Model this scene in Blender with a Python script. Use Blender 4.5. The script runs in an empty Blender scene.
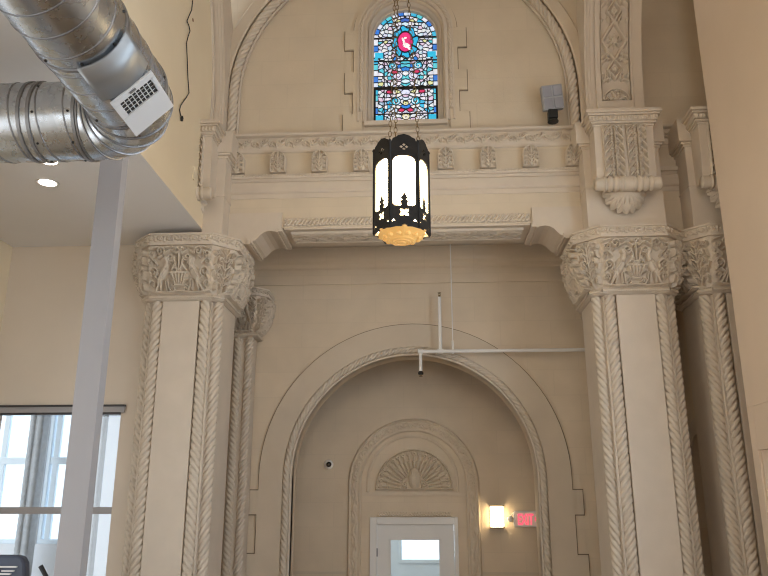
import bpy, math, random
import numpy as np
from mathutils import Vector, Matrix
random.seed(7); rng = np.random.RandomState(11)
SC = bpy.context.scene; COL = SC.collection
PI = math.pi

# ------------------------------------------------------------------ camera
F = 762.0; TH = math.atan(220/762.0); YAW = math.atan(44/793.0); CH = 2.1
cd = bpy.data.cameras.new('camera'); cam = bpy.data.objects.new('camera', cd); COL.objects.link(cam)
cd.sensor_width = 36; cd.lens = F/768*36; cd.clip_start = .05; cd.clip_end = 300
cam.location = (0, 0, CH); cam.rotation_euler = (PI/2+TH, 0, YAW)
SC.camera = cam
SC.view_settings.view_transform = 'Standard'; SC.view_settings.look = 'None'
SC.view_settings.gamma = 1; SC.view_settings.use_curve_mapping = False
SC.view_settings.exposure = -0.23
SC.cycles.use_denoising = True; SC.cycles.filter_width = 1.15
SC.cycles.max_bounces = 10; SC.cycles.diffuse_bounces = 6

def ray(px, py):
    a = (px-384)/F; b = (288-py)/F
    y0 = math.cos(TH)-b*math.sin(TH); z0 = math.sin(TH)+b*math.cos(TH)
    c, s = math.cos(YAW), math.sin(YAW)
    return Vector((a*c-y0*s, a*s+y0*c, z0))
def at(px, py, Y=None, X=None, Z=None):
    """measured point of the photograph on a plane of the building"""
    d = ray(px, py)
    t = Y/d.y if Y is not None else X/d.x if X is not None else (Z-CH)/d.z
    return Vector((0, 0, CH))+d*t

# ------------------------------------------------------------------ materials
def nt(name):
    m = bpy.data.materials.new(name); m.use_nodes = True
    n = m.node_tree; b = n.nodes['Principled BSDF']
    return m, n, b
def plaster(name, col, var=.06, rough=.75, scale=3.0, bump=.08, grain=60):
    m, n, b = nt(name)
    tc = n.nodes.new('ShaderNodeTexCoord')
    no = n.nodes.new('ShaderNodeTexNoise'); no.inputs['Scale'].default_value = scale; no.inputs['Detail'].default_value = 5
    n.links.new(tc.outputs['Object'], no.inputs['Vector'])
    cr = n.nodes.new('ShaderNodeValToRGB')
    c0 = [c*(1-var) for c in col]; c1 = [min(1, c*(1+var)) for c in col]
    cr.color_ramp.elements[0].position = .3; cr.color_ramp.elements[1].position = .7
    cr.color_ramp.elements[0].color = (*c0, 1); cr.color_ramp.elements[1].color = (*c1, 1)
    n.links.new(no.outputs['Fac'], cr.inputs['Fac']); n.links.new(cr.outputs['Color'], b.inputs['Base Color'])
    n2 = n.nodes.new('ShaderNodeTexNoise'); n2.inputs['Scale'].default_value = grain; n2.inputs['Detail'].default_value = 3
    n.links.new(tc.outputs['Object'], n2.inputs['Vector'])
    bp = n.nodes.new('ShaderNodeBump'); bp.inputs['Strength'].default_value = bump; bp.inputs['Distance'].default_value = .02
    n.links.new(n2.outputs['Fac'], bp.inputs['Height']); n.links.new(bp.outputs['Normal'], b.inputs['Normal'])
    b.inputs['Roughness'].default_value = rough
    return m
def block_plaster(name, col, mortar, bw, bh):
    m = plaster(name, col, .04)
    n = m.node_tree; b = n.nodes['Principled BSDF']
    tc = n.nodes.new('ShaderNodeTexCoord'); mp = n.nodes.new('ShaderNodeMapping')
    mp.inputs['Rotation'].default_value = (PI/2, 0, 0)
    n.links.new(tc.outputs['Object'], mp.inputs['Vector'])
    br = n.nodes.new('ShaderNodeTexBrick'); br.inputs['Scale'].default_value = 1
    br.inputs['Brick Width'].default_value = bw; br.inputs['Row Height'].default_value = bh
    br.inputs['Mortar Size'].default_value = .006
    br.inputs['Color1'].default_value = (1, 1, 1, 1); br.inputs['Color2'].default_value = (.97, .97, .965, 1)
    br.inputs['Mortar'].default_value = (mortar, mortar, mortar, 1)
    n.links.new(mp.outputs['Vector'], br.inputs['Vector'])
    mx = n.nodes.new('ShaderNodeMix'); mx.data_type = 'RGBA'; mx.blend_type = 'MULTIPLY'; mx.inputs['Factor'].default_value = 1
    src = b.inputs['Base Color'].links[0].from_socket
    n.links.new(src, mx.inputs[6]); n.links.new(br.outputs['Color'], mx.inputs[7])
    n.links.new(mx.outputs[2], b.inputs['Base Color'])
    return m
def simple(name, col, rough=.5, metal=0, emit=None, es=0, bump=0, grain=40):
    m, n, b = nt(name)
    b.inputs['Base Color'].default_value = (*col, 1); b.inputs['Roughness'].default_value = rough; b.inputs['Metallic'].default_value = metal
    if emit: b.inputs['Emission Color'].default_value = (*emit, 1); b.inputs['Emission Strength'].default_value = es
    if bump:
        tc = n.nodes.new('ShaderNodeTexCoord'); n2 = n.nodes.new('ShaderNodeTexNoise'); n2.inputs['Scale'].default_value = grain
        n.links.new(tc.outputs['Object'], n2.inputs['Vector'])
        bp = n.nodes.new('ShaderNodeBump'); bp.inputs['Strength'].default_value = bump; bp.inputs['Distance'].default_value = .01
        n.links.new(n2.outputs['Fac'], bp.inputs['Height']); n.links.new(bp.outputs['Normal'], b.inputs['Normal'])
    return m
def galvanised(name):
    m, n, b = nt(name)
    tc = n.nodes.new('ShaderNodeTexCoord')
    vo = n.nodes.new('ShaderNodeTexVoronoi'); vo.inputs['Scale'].default_value = 22
    n.links.new(tc.outputs['Object'], vo.inputs['Vector'])
    cr = n.nodes.new('ShaderNodeValToRGB')
    cr.color_ramp.elements[0].color = (.47, .50, .54, 1); cr.color_ramp.elements[1].color = (.55, .58, .62, 1)
    n.links.new(vo.outputs['Color'], cr.inputs['Fac']); n.links.new(cr.outputs['Color'], b.inputs['Base Color'])
    no = n.nodes.new('ShaderNodeTexNoise'); no.inputs['Scale'].default_value = 9; no.inputs['Detail'].default_value = 4
    n.links.new(tc.outputs['Object'], no.inputs['Vector'])
    mr = n.nodes.new('ShaderNodeMapRange'); mr.inputs['To Min'].default_value = .2; mr.inputs['To Max'].default_value = .34
    n.links.new(no.outputs['Fac'], mr.inputs['Value']); n.links.new(mr.outputs['Result'], b.inputs['Roughness'])
    bp = n.nodes.new('ShaderNodeBump'); bp.inputs['Strength'].default_value = .02; bp.inputs['Distance'].default_value = .02
    n.links.new(no.outputs['Fac'], bp.inputs['Height']); n.links.new(bp.outputs['Normal'], b.inputs['Normal'])
    b.inputs['Metallic'].default_value = 1
    return m
def glass(name, col=(1, 1, 1), rough=.0, mixv=.88):
    m, n, b = nt(name); n.nodes.remove(b)
    out = n.nodes['Material Output']
    t = n.nodes.new('ShaderNodeBsdfTransparent'); t.inputs['Color'].default_value = (*col, 1)
    g = n.nodes.new('ShaderNodeBsdfGlossy'); g.inputs['Roughness'].default_value = .03
    mx = n.nodes.new('ShaderNodeMixShader'); mx.inputs['Fac'].default_value = 1-mixv
    n.links.new(t.outputs[0], mx.inputs[1]); n.links.new(g.outputs[0], mx.inputs[2]); n.links.new(mx.outputs[0], out.inputs['Surface'])
    return m
M = {}
M['stone'] = plaster('carved_plaster', (.60, .515, .42), .04, .7, 4, .05)
M['relief'] = plaster('carved_relief_plaster', (.60, .515, .415), .05, .7, 8, .05)
M['wall'] = block_plaster('scored_plaster', (.62, .525, .40), .955, .62, .31)
M['niche'] = block_plaster('scored_plaster_niche', (.68, .565, .425), .95, .62, .31)
M['band'] = plaster('smooth_band_plaster', (.60, .505, .39), .04, .7, 3, .05)
M['cream'] = plaster('cream_wall_paint', (.75, .64, .465), .03, .75, 1.2, .05)
M['tan'] = plaster('tan_wall_paint', (.75, .615, .48), .03, .75, 1.2, .03)
M['aisle'] = plaster('aisle_wall_paint', (.75, .665, .565), .03, .75, 1.2, .03)
M['soffit'] = plaster('grey_ceiling_paint', (.76, .75, .75), .02, .8, 1.2, .03)
M['white'] = plaster('white_trim_paint', (.78, .76, .73), .02, .55, 2, .02)
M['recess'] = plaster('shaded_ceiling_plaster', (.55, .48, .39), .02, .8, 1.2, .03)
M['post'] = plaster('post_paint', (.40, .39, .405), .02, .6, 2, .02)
M['floor'] = plaster('oak_floor', (.36, .25, .15), .2, .5, 2, .05)
M['galv'] = galvanised('galvanised_steel')
M['seam'] = simple('seam_steel', (.28, .28, .29), .45, 1)
M['black'] = simple('black_iron', (.010, .009, .009), .5, .3, bump=.1)
M['rubber'] = simple('black_rubber', (.012, .012, .012), .6)
M['brass'] = simple('aged_brass', (.20, .135, .06), .45, .9, bump=.1)
M['greyplastic'] = simple('grey_fixture_housing', (.36, .36, .38), .5, bump=.05)
M['greylens'] = simple('grey_fixture_lens', (.27, .27, .30), .35, bump=.2, grain=120)
M['darkplastic'] = simple('dark_slate_plastic', (.045, .055, .085), .45, bump=.05)
M['register'] = simple('register_paint', (.62, .63, .65), .45, bump=.03)
M['sheet'] = simple('dull_sheet_steel', (.36, .38, .40), .5, .85, bump=.05)
M['gstone'] = plaster('grey_gallery_stone', (.40, .41, .42), .12, .8, 14, .2)
M['shadowgap'] = simple('shadow_gap_dark', (.05, .045, .05), .5)
M['dark'] = simple('dark_slot', (.02, .02, .022), .7)
M['grime'] = simple('rust_stain', (.22, .10, .04), .9, bump=.2)
M['bluewhite'] = plaster('white_window_paint', (.72, .80, .86), .03, .5, 2, .02)
M['glass'] = glass('clear_glass', (.95, .98, 1), mixv=.93)
M['lampglass'] = simple('lit_opal_glass', (.9, .85, .75), .4, emit=(1, .73, .38), es=20.0)
M['bowl'] = simple('lit_amber_glass', (.75, .45, .15), .35, emit=(1, .55, .16), es=.36)
M['sconceglass'] = simple('lit_sconce_glass', (.95, .9, .8), .4, emit=(1, .77, .44), es=12.0)
M['down'] = simple('lit_downlight', (1, 1, 1), .4, emit=(1, .90, .78), es=22.0)
M['exitface'] = simple('exit_sign_face', (.72, .60, .52), .4, emit=(1, .75, .65), es=.12)
M['exitred'] = simple('lit_red_letters', (.9, .1, .15), .4, emit=(1, .07, .14), es=1.5)
M['foliage'] = simple('leaf_green', (.16, .25, .10), .7, bump=.2)
M['facade'] = plaster('pale_render', (.75, .76, .78), .03, .8, 1, .03)
M['roofing'] = plaster('grey_roof', (.42, .44, .48), .05, .8, 2, .03)

# ------------------------------------------------------------------ mesh tools
class MB:
    def __init__(s): s.v = []; s.f = []
    def add(s, vs, fs):
        b = len(s.v); s.v += [tuple(v) for v in vs]; s.f += [tuple(b+i for i in f) for f in fs]
        return s
    def box(s, x0, x1, y0, y1, z0, z1):
        return s.add([(x, y, z) for x in (x0, x1) for y in (y0, y1) for z in (z0, z1)],
              [(0, 1, 3, 2), (4, 6, 7, 5), (0, 4, 5, 1), (2, 3, 7, 6), (0, 2, 6, 4), (1, 5, 7, 3)])
    def obox(s, c, ax, ay, az, hx, hy, hz):
        c = Vector(c); vs = [c+ax*(i*hx)+ay*(j*hy)+az*(k*hz) for i in (-1, 1) for j in (-1, 1) for k in (-1, 1)]
        return s.add(vs, [(0, 1, 3, 2), (4, 6, 7, 5), (0, 4, 5, 1), (2, 3, 7, 6), (0, 2, 6, 4), (1, 5, 7, 3)])
    def prism(s, poly, fn, a, b):
        n = len(poly); vs = [fn(p, a) for p in poly]+[fn(p, b) for p in poly]
        return s.add(vs, [tuple(range(n-1, -1, -1)), tuple(range(n, 2*n))]+[(i, (i+1) % n, n+(i+1) % n, n+i) for i in range(n)])
    def sweep(s, frames, prof, closed=True, caps=True):
        n = len(prof); vs = []
        for p, n1, n2 in frames: vs += [p+n1*a+n2*b for a, b in prof]
        fs = []
        for i in range(len(frames)-1):
            for j in range(n if closed else n-1):
                k = (j+1) % n; fs.append((i*n+j, i*n+k, (i+1)*n+k, (i+1)*n+j))
        if caps and closed:
            fs.append(tuple(range(n-1, -1, -1))); m = (len(frames)-1)*n; fs.append(tuple(range(m, m+n)))
        return s.add(vs, fs)
    def tube(s, pts, r, seg=8):
        pts = [Vector(p) for p in pts]; fr = []; prev = None
        for i, p in enumerate(pts):
            t = (pts[min(i+1, len(pts)-1)]-pts[max(i-1, 0)]).normalized()
            if prev is None:
                up = Vector((0, 0, 1)) if abs(t.z) < .9 else Vector((0, 1, 0))
                n1 = t.cross(up).normalized()
            else: n1 = (prev-t*prev.dot(t)).normalized()
            prev = n1; fr.append((p, n1, t.cross(n1)))
        return s.sweep(fr, [(r*math.cos(2*PI*k/seg), r*math.sin(2*PI*k/seg)) for k in range(seg)])
    def lathe(s, o, ax, prof, seg=24, ph=0):
        o = Vector(o); ax = Vector(ax).normalized(); up = Vector((0, 0, 1)) if abs(ax.z) < .9 else Vector((1, 0, 0))
        a = ax.cross(up).normalized(); b = ax.cross(a); n = seg; vs = []; fs = []
        for r, h in prof: vs += [o+ax*h+(a*math.cos(2*PI*k/n+ph)+b*math.sin(2*PI*k/n+ph))*r for k in range(n)]
        for i in range(len(prof)-1):
            for k in range(n): fs.append((i*n+k, i*n+(k+1) % n, (i+1)*n+(k+1) % n, (i+1)*n+k))
        fs.append(tuple(range(n-1, -1, -1))); m = (len(prof)-1)*n; fs.append(tuple(range(m, m+n)))
        return s.add(vs, fs)
    def grid(s, fn, Hm):
        """fn(s,t,h) -> point for a height map; s,t in 0..1"""
        ny, nx = Hm.shape; vs = []
        for j in range(ny):
            for i in range(nx): vs.append(fn(i/(nx-1), j/(ny-1), float(Hm[j, i])))
        return s.add(vs, [(j*nx+i, j*nx+i+1, (j+1)*nx+i+1, (j+1)*nx+i) for j in range(ny-1) for i in range(nx-1)])
    def rope(s, frames, L, r, pitch, hand=1, strands=3, depth=.3, seg=14):
        """frames(t)-> point,n1,n2 for t in 0..1"""
        n = max(8, int(L/(pitch/7.)))
        vs = []; fs = []
        for i in range(n+1):
            p, n1, n2 = frames(i/n)
            tw = hand*2*PI*(i/n*L)/(pitch*strands)
            for k in range(seg):
                a = 2*PI*k/seg
                sn = abs(math.sin(strands*(a+tw)/2)); rr = r*(1-depth*max(0, 1-sn*1.45)**.8+.02*sn)
                vs.append(p+n1*(rr*math.cos(a))+n2*(rr*math.sin(a)))
        for i in range(n):
            for k in range(seg): fs.append((i*seg+k, i*seg+(k+1) % seg, (i+1)*seg+(k+1) % seg, (i+1)*seg+k))
        return s.add(vs, fs)
    def mesh(s, name, mat, smooth=False):
        me = bpy.data.meshes.new(name); me.from_pydata(s.v, [], s.f); me.validate(); me.materials.append(mat)
        if smooth: me.polygons.foreach_set('use_smooth', [True]*len(me.polygons))
        return me
    def build(s, name, mat, parent=None, smooth=False, bevel=0):
        o = bpy.data.objects.new(name, s.mesh(name, mat, smooth)); COL.objects.link(o)
        if parent: o.parent = parent
        if bevel:
            b = o.modifiers.new('bevel', 'BEVEL'); b.width = bevel; b.segments = 2; b.limit_method = 'ANGLE'
        return o
def fix(o):
    import bmesh
    bm = bmesh.new(); bm.from_mesh(o.data); bmesh.ops.remove_doubles(bm, verts=bm.verts, dist=1e-5)
    bmesh.ops.recalc_face_normals(bm, faces=bm.faces); bm.to_mesh(o.data); bm.free(); return o
def tag(o, label=None, cat=None, group=None, kind=None):
    if label: o['label'] = label
    if cat: o['category'] = cat
    if group: o['group'] = group
    if kind: o['kind'] = kind
    return o
def empty(name, loc, label, cat, group=None, kind=None):
    o = bpy.data.objects.new(name, None); COL.objects.link(o); o.location = loc; o.empty_display_size = .1
    return tag(o, label, cat, group, kind)
def struct(o, label, cat): return tag(o, label, cat, kind='structure')
def copy_tree(o, parent=None):
    c = o.copy(); COL.objects.link(c)
    if parent: c.parent = parent
    for ch in list(o.children): copy_tree(ch, c)
    return c
V = Vector; UX, UY, UZ = V((1, 0, 0)), V((0, 1, 0)), V((0, 0, 1))

def arch_frames(cx, cz, R, y, z0, n=48, nleg=2):
    """left foot -> crown -> right foot; n1 outward in the wall, n2 towards the nave"""
    out = []
    for i in range(nleg): out.append((V((cx-R, y, z0+(cz-z0)*i/nleg)), V((-1, 0, 0)), V((0, -1, 0))))
    for i in range(n+1):
        t = PI*i/n; d = V((-math.cos(t), 0, math.sin(t)))
        out.append((V((cx, y, cz))+d*R, d, V((0, -1, 0))))
    for i in range(nleg): out.append((V((cx+R, y, cz+(z0-cz)*(i+1)/nleg)), V((1, 0, 0)), V((0, -1, 0))))
    return out
def arch_param(cx, cz, R, y, z0):
    leg = cz-z0; L = 2*leg+PI*R
    def fr(t):
        d = t*L
        if d < leg: return V((cx-R, y, z0+d)), V((-1, 0, 0)), V((0, -1, 0))
        if d > leg+PI*R: return V((cx+R, y, cz-(d-leg-PI*R))), V((1, 0, 0)), V((0, -1, 0))
        a = (d-leg)/R; e = V((-math.cos(a), 0, math.sin(a)))
        return V((cx, y, cz))+e*R, e, V((0, -1, 0))
    return fr, L
def wall_with_arch(mb, x0, x1, z0, z1, y0, y1, cx, cz, R, zf, n=48):
    """a wall slab y0..y1 with a round arched hole down to zf"""
    pts = [(cx-R*math.cos(PI*i/n), cz+R*math.sin(PI*i/n)) for i in range(n+1)]
    pts = [(cx-R, zf)]+pts+[(cx+R, zf)]
    for y in (y0, y1):
        for a, b in zip(pts[1:-2], pts[2:-1]):
            mb.add([(a[0], y, a[1]), (b[0], y, b[1]), (b[0], y, z1), (a[0], y, z1)], [(0, 1, 2, 3)])
        mb.add([(x0, y, z0), (cx-R, y, z0), (cx-R, y, z1), (x0, y, z1)], [(0, 1, 2, 3)])
        mb.add([(cx+R, y, z0), (x1, y, z0), (x1, y, z1), (cx+R, y, z1)], [(0, 1, 2, 3)])
        if zf > z0: mb.add([(cx-R, y, z0), (cx+R, y, z0), (cx+R, y, zf), (cx-R, y, zf)], [(0, 1, 2, 3)])
    for a, b in zip(pts[:-1], pts[1:]):
        mb.add([(a[0], y0, a[1]), (b[0], y0, b[1]), (b[0], y1, b[1]), (a[0], y1, a[1])], [(0, 1, 2, 3)])
    if zf > z0: mb.add([(cx-R, y0, zf), (cx+R, y0, zf), (cx+R, y1, zf), (cx-R, y1, zf)], [(0, 1, 2, 3)])
    mb.add([(x0, y0, z0), (x0, y1, z0), (x0, y1, z1), (x0, y0, z1)], [(0, 1, 2, 3)])
    mb.add([(x1, y0, z0), (x1, y1, z0), (x1, y1, z1), (x1, y0, z1)], [(0, 1, 2, 3)])
    mb.add([(x0, y0, z1), (x1, y0, z1), (x1, y1, z1), (x0, y1, z1)], [(0, 1, 2, 3)])
    return mb
def wall_with_rects(mb, fn, u0, u1, v0, v1, holes, d0, d1):
    """slab in (u,v) with rectangular holes (ua,ub,va,vb); fn(u,v,d)->point"""
    us = sorted({u0, u1, *[h[0] for h in holes], *[h[1] for h in holes]}); vs = sorted({v0, v1, *[h[2] for h in holes], *[h[3] for h in holes]})
    inh = lambda u, v: any(h[0] < u < h[1] and h[2] < v < h[3] for h in holes)
    solid = lambda i, j: 0 <= i < len(us)-1 and 0 <= j < len(vs)-1 and not inh((us[i]+us[i+1])/2, (vs[j]+vs[j+1])/2)
    for i in range(len(us)-1):
        for j in range(len(vs)-1):
            if not solid(i, j): continue
            a, b, c, d = us[i], us[i+1], vs[j], vs[j+1]
            for dd in (d0, d1): mb.add([fn(a, c, dd), fn(b, c, dd), fn(b, d, dd), fn(a, d, dd)], [(0, 1, 2, 3)])
            for di, dj, p, q in ((-1, 0, (a, c), (a, d)), (1, 0, (b, c), (b, d)), (0, -1, (a, c), (b, c)), (0, 1, (a, d), (b, d))):
                if not solid(i+di, j+dj): mb.add([fn(*p, d0), fn(*q, d0), fn(*q, d1), fn(*p, d1)], [(0, 1, 2, 3)])
    return mb

# ------------------------------------------------------------------ relief carving (height maps made from strokes)
class Relief:
    def __init__(s, W, H, nx, ny, x0=None, y0=0):
        s.W, s.H, s.nx, s.ny = W, H, nx, ny; s.x0 = -W/2 if x0 is None else x0; s.y0 = y0
        s.h = np.zeros((ny, nx)); s.X = s.x0+np.arange(nx)*W/(nx-1); s.Y = y0+np.arange(ny)*H/(ny-1)
    def disc(s, x, y, w, h):
        i0, i1 = np.searchsorted(s.X, [x-w, x+w]); j0, j1 = np.searchsorted(s.Y, [y-w, y+w])
        if i1 <= i0 or j1 <= j0: return
        d = ((s.X[i0:i1][None]-x)**2+(s.Y[j0:j1][:, None]-y)**2)/w**2
        np.maximum(s.h[j0:j1, i0:i1], h*np.clip(1-d, 0, 1)**.36, out=s.h[j0:j1, i0:i1])
    def stroke(s, pts, w0, w1=None, h=1.0):
        w1 = w0 if w1 is None else w1; pts = [np.array(p, float) for p in pts]
        seg = [np.linalg.norm(b-a) for a, b in zip(pts, pts[1:])]; L = sum(seg); acc = 0
        for a, b, l in zip(pts, pts[1:], seg):
            k = max(1, int(l/(min(w0, w1)*.4+1e-4)))
            for q in range(k+1):
                t = (acc+l*q/k)/max(L, 1e-6); p = a+(b-a)*q/k
                s.disc(p[0], p[1], w0+(w1-w0)*t, h)
            acc += l
        return s
    def spiral(s, cx, cy, r0, r1, a0, turns, w0, w1=None, h=1.0):
        n = 26; P = []
        for i in range(n+1):
            t = i/n; a = a0+2*PI*turns*t; r = r0+(r1-r0)*t; P.append((cx+r*math.cos(a), cy+r*math.sin(a)))
        return s.stroke(P, w0, w1, h)
    def ellipse(s, cx, cy, a, b, rot=0, h=1.0):
        c, q = math.cos(rot), math.sin(rot); x = s.X[None]-cx; y = s.Y[:, None]-cy
        d = ((x*c+y*q)/a)**2+((-x*q+y*c)/b)**2
        s.h = np.maximum(s.h, h*np.clip(1-d, 0, 1)**.42); return s
    def leaf(s, x, y, ang, L, w, bend=.5, h=1.0):
        P = []; 
        for i in range(7):
            t = i/6; P.append((x, y)); x += math.cos(ang+bend*t)*L/6; y += math.sin(ang+bend*t)*L/6
        return s.stroke(P, w, w*.25, h)
    def mirror(s): s.h = np.maximum(s.h, s.h[:, ::-1]); return s
    def out(s, k, edge=True):
        h = np.minimum(s.h, 1)*k
        if edge: h = h.copy(); h[0] = 0; h[-1] = 0; h[:, 0] = 0; h[:, -1] = 0
        return h

def relief_birds(nx=190, ny=120):
    R = Relief(.66, .5, nx, ny)
    # urn with fluted bowl (left half, then mirrored)
    R.ellipse(0, .195, .088, .105, 0, .55); R.h[R.Y > .20] = 0
    for k in range(-2, 3): R.stroke([(k*.036, .19), (k*.020, .10)], .013, .009, 1.0)
    R.stroke([(-.095, .205), (.095, .205)], .014, .014, 1.1); R.stroke([(-.045, .085), (.045, .085)], .012)
    R.stroke([(-.07, .235), (-.06, .255), (0, .235)], .012, .012)
    # flower rising from it
    R.stroke([(0, .22), (0, .42)], .011); R.stroke([(-.02, .22), (-.035, .31), (-.06, .37)], .011)
    R.spiral(-.085, .36, .042, .008, .2, -1.4, .011, .008)
    for dx, dy in ((-.022, .415), (-.022, .46), (.022, .415), (.022, .46), (0, .4375)): R.disc(dx, dy, .02, 1)
    R.stroke([(-.05, .255), (-.045, .285)], .016)
    # bird turned to the urn
    R.ellipse(-.165, .205, .100, .050, 1.05, .7)
    R.stroke([(-.13, .26), (-.118, .31), (-.135, .345)], .026, .017, 1.1); R.disc(-.135, .35, .024, 1.15); R.stroke([(-.12, .355), (-.09, .345)], .009, .004)
    R.stroke([(-.195, .145), (-.235, .06), (-.262, .02)], .022, .012); R.stroke([(-.185, .135), (-.205, .04)], .016, .009)
    for k in range(4): R.stroke([(-.145-.012*k, .255-.022*k), (-.205-.01*k, .165-.02*k)], .0085, .006, 1.0)
    R.stroke([(-.145, .13), (-.135, .04)], .008); R.stroke([(-.125, .14), (-.11, .05)], .008)
    # scrolls round about
    R.spiral(-.272, .215, .052, .01, -1.3, 1.5, .012, .009); R.stroke([(-.255, .165), (-.20, .12)], .010)
    R.spiral(-.20, .425, .046, .01, -.5, 1.3, .011, .009); R.stroke([(-.155, .405), (-.09, .44), (-.03, .40)], .011)
    R.spiral(-.29, .40, .036, .008, .6, -1.3, .011, .008); R.spiral(-.30, .31, .03, .006, 2, 1.2, .010, .007)
    R.stroke([(-.32, .45), (-.24, .475), (-.15, .465), (-.08, .48)], .010)
    R.spiral(-.07, .05, .036, .008, 1.4, 1.3, .010, .008); R.stroke([(-.32, .03), (-.2, .02), (-.1, .018), (0, .03)], .010)
    R.spiral(-.295, .10, .034, .008, -1, 1.3, .010, .008); R.leaf(-.24, .30, 2.2, .08, .013); R.leaf(-.22, .36, .4, .06, .011)
    R.leaf(-.30, .16, 1.2, .06, .01); R.leaf(-.06, .13, 2.6, .05, .010); R.leaf(-.09, .30, 2.5, .04, .009)
    return R.mirror().out(.064)
def relief_palmette(nx=96, ny=120):
    R = Relief(.32, .5, nx, ny)
    R.stroke([(0, .02), (0, .42)], .012, .009)
    for k, y in enumerate((.06, .15, .24, .32)):
        L = .115-.012*k
        R.stroke([(0, y), (-.05, y+.045), (-L, y+.05)], .012, .010)
        R.spiral(-L+.01, y+.022, .032-.003*k, .007, 1.2, 1.3, .011, .008)
        R.leaf(-.03, y+.05, 1.9, .07, .013, .6)
    R.leaf(0, .40, 2.4, .09, .014, -.8); R.leaf(0, .38, 1.57, .1, .014, 0)
    R.spiral(-.11, .42, .034, .008, -.5, 1.3, .010, .008); R.spiral(-.12, .07, .03, .008, 1, -1.2, .010)
    R.leaf(-.13, .30, 1.2, .08, .011); R.leaf(-.14, .18, 1.7, .07, .010)
    return R.mirror().out(.064)
def relief_scrollband(W, H, n, nx, ny, k=.012):
    """running vine: alternating curls on a wavy stem"""
    R = Relief(W, H, nx, ny, 0, 0); p = W/n; A = H*.2; w = H*.085
    R.stroke([(x, H/2+A*math.sin(PI*x/p)) for x in np.linspace(0, W, n*14)], w)
    for i in range(n):
        cx = (i+.5)*p; up = 1 if i % 2 == 0 else -1
        R.spiral(cx, H/2-up*A*.55, H*.24, H*.04, up*1.2, up*1.2, w*.95, w*.7)
        R.leaf(cx-p*.35, H/2+up*A*.9, up*1.3, H*.3, w*1.1, -.6); R.leaf(cx+p*.3, H/2-up*A*1.3, -up*.6, H*.26, w, .5)
    return R.out(k)
def relief_keyband(W, H, n, nx, ny, k=.012):
    R = Relief(W, H, nx, ny, 0, 0); p = W/n; w = H*.085
    for i in range(n):
        x = (i+.5)*p
        R.spiral(x-p*.22, H*.5, H*.27, H*.05, 1.5, 1.4, w); R.stroke([(x+p*.2, H*.2), (x+p*.2, H*.8)], w*1.1)
        R.stroke([(x+p*.05, H*.25), (x+p*.36, H*.75)], w); R.disc(x+p*.45, H*.5, H*.12, 1)
    return R.out(k)
def relief_guilloche(W, H, n, nx, ny, k=.02):
    R = Relief(W, H, nx, ny, 0, 0); p = W/n
    for s in (1, -1):
        for o in (0, H*.1): R.stroke([(x, H/2+s*(H*.33-o)*math.sin(PI*x/p)) for x in np.linspace(0, W, n*16)], H*.05, H*.05)
    for i in range(n):
        R.disc((i+.5)*p, H/2, H*.17, .9); 
        for a in range(6): R.leaf((i+.5)*p, H/2, a*PI/3, H*.24, H*.05, .3)
        for s in (1, -1): R.leaf(i*p, H/2+s*H*.22, s*.7, H*.22, H*.06, .5); R.leaf(i*p, H/2+s*H*.22, PI-s*.7, H*.22, H*.06, -.5)
    R.stroke([(0, H*.02), (W, H*.02)], H*.03); R.stroke([(0, H*.98), (W, H*.98)], H*.03)
    return R.out(k)
def relief_chain(W, H, n, nx, ny, k=.012):
    """little leaves set aslant in a row"""
    R = Relief(W, H, nx, ny, 0, 0); p = W/n
    for i in range(n):
        R.leaf(i*p+p*.15, H*.1, .9, H*.95, H*.15, .3); R.leaf(i*p+p*.9, H*.15, 2.0, H*.4, H*.1, .3); R.disc(i*p+p*.3, H*.8, H*.13, .9)
    return R.out(k)
# ------------------------------------------------------------------ carved columns
def oct_pts(a, t):
    return [(-a, -t), (a, -t), (t, -a), (t, a), (a, t), (-a, t), (-t, a), (-t, -a)]
def oct_ring(mb, a0, t0, z0, a1, t1, z1):
    n = 8; vs = [(x, y, z0) for x, y in oct_pts(a0, t0)]+[(x, y, z1) for x, y in oct_pts(a1, t1)]
    return mb.add(vs, [(i, (i+1) % n, n+(i+1) % n, n+i) for i in range(n)])
def oct_solid(mb, prof):
    n = 8; vs = []
    for a, t, z in prof: vs += [(x, y, z) for x, y in oct_pts(a, t)]
    fs = [(k*n+i, k*n+(i+1) % n, (k+1)*n+(i+1) % n, (k+1)*n+i) for k in range(len(prof)-1) for i in range(n)]
    fs += [tuple(range(n-1, -1, -1)), tuple(range((len(prof)-1)*n, len(prof)*n))]
    return mb.add(vs, fs)
BIRDS = relief_birds(); PALM = relief_palmette()
ABF = relief_keyband(.66, .10, 7, 170, 26, .024); ABC = relief_keyband(.33, .10, 3, 84, 26, .024)
def oct_relief(mb, prof_fn, fronts, chams, sides=range(8)):
    for i in sides:
        Hm = fronts if i % 2 == 0 else chams
        def fn(s, t, h, i=i):
            a, tt, z = prof_fn(t); P = oct_pts(a, tt); p, q = P[i], P[(i+1) % 8]
            x = p[0]+(q[0]-p[0])*s; y = p[1]+(q[1]-p[1])*s
            nx_, ny_ = q[1]-p[1], -(q[0]-p[0]); l = math.hypot(nx_, ny_); return (x+nx_/l*h, y+ny_/l*h, z)
        mb.grid(fn, Hm)
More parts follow.
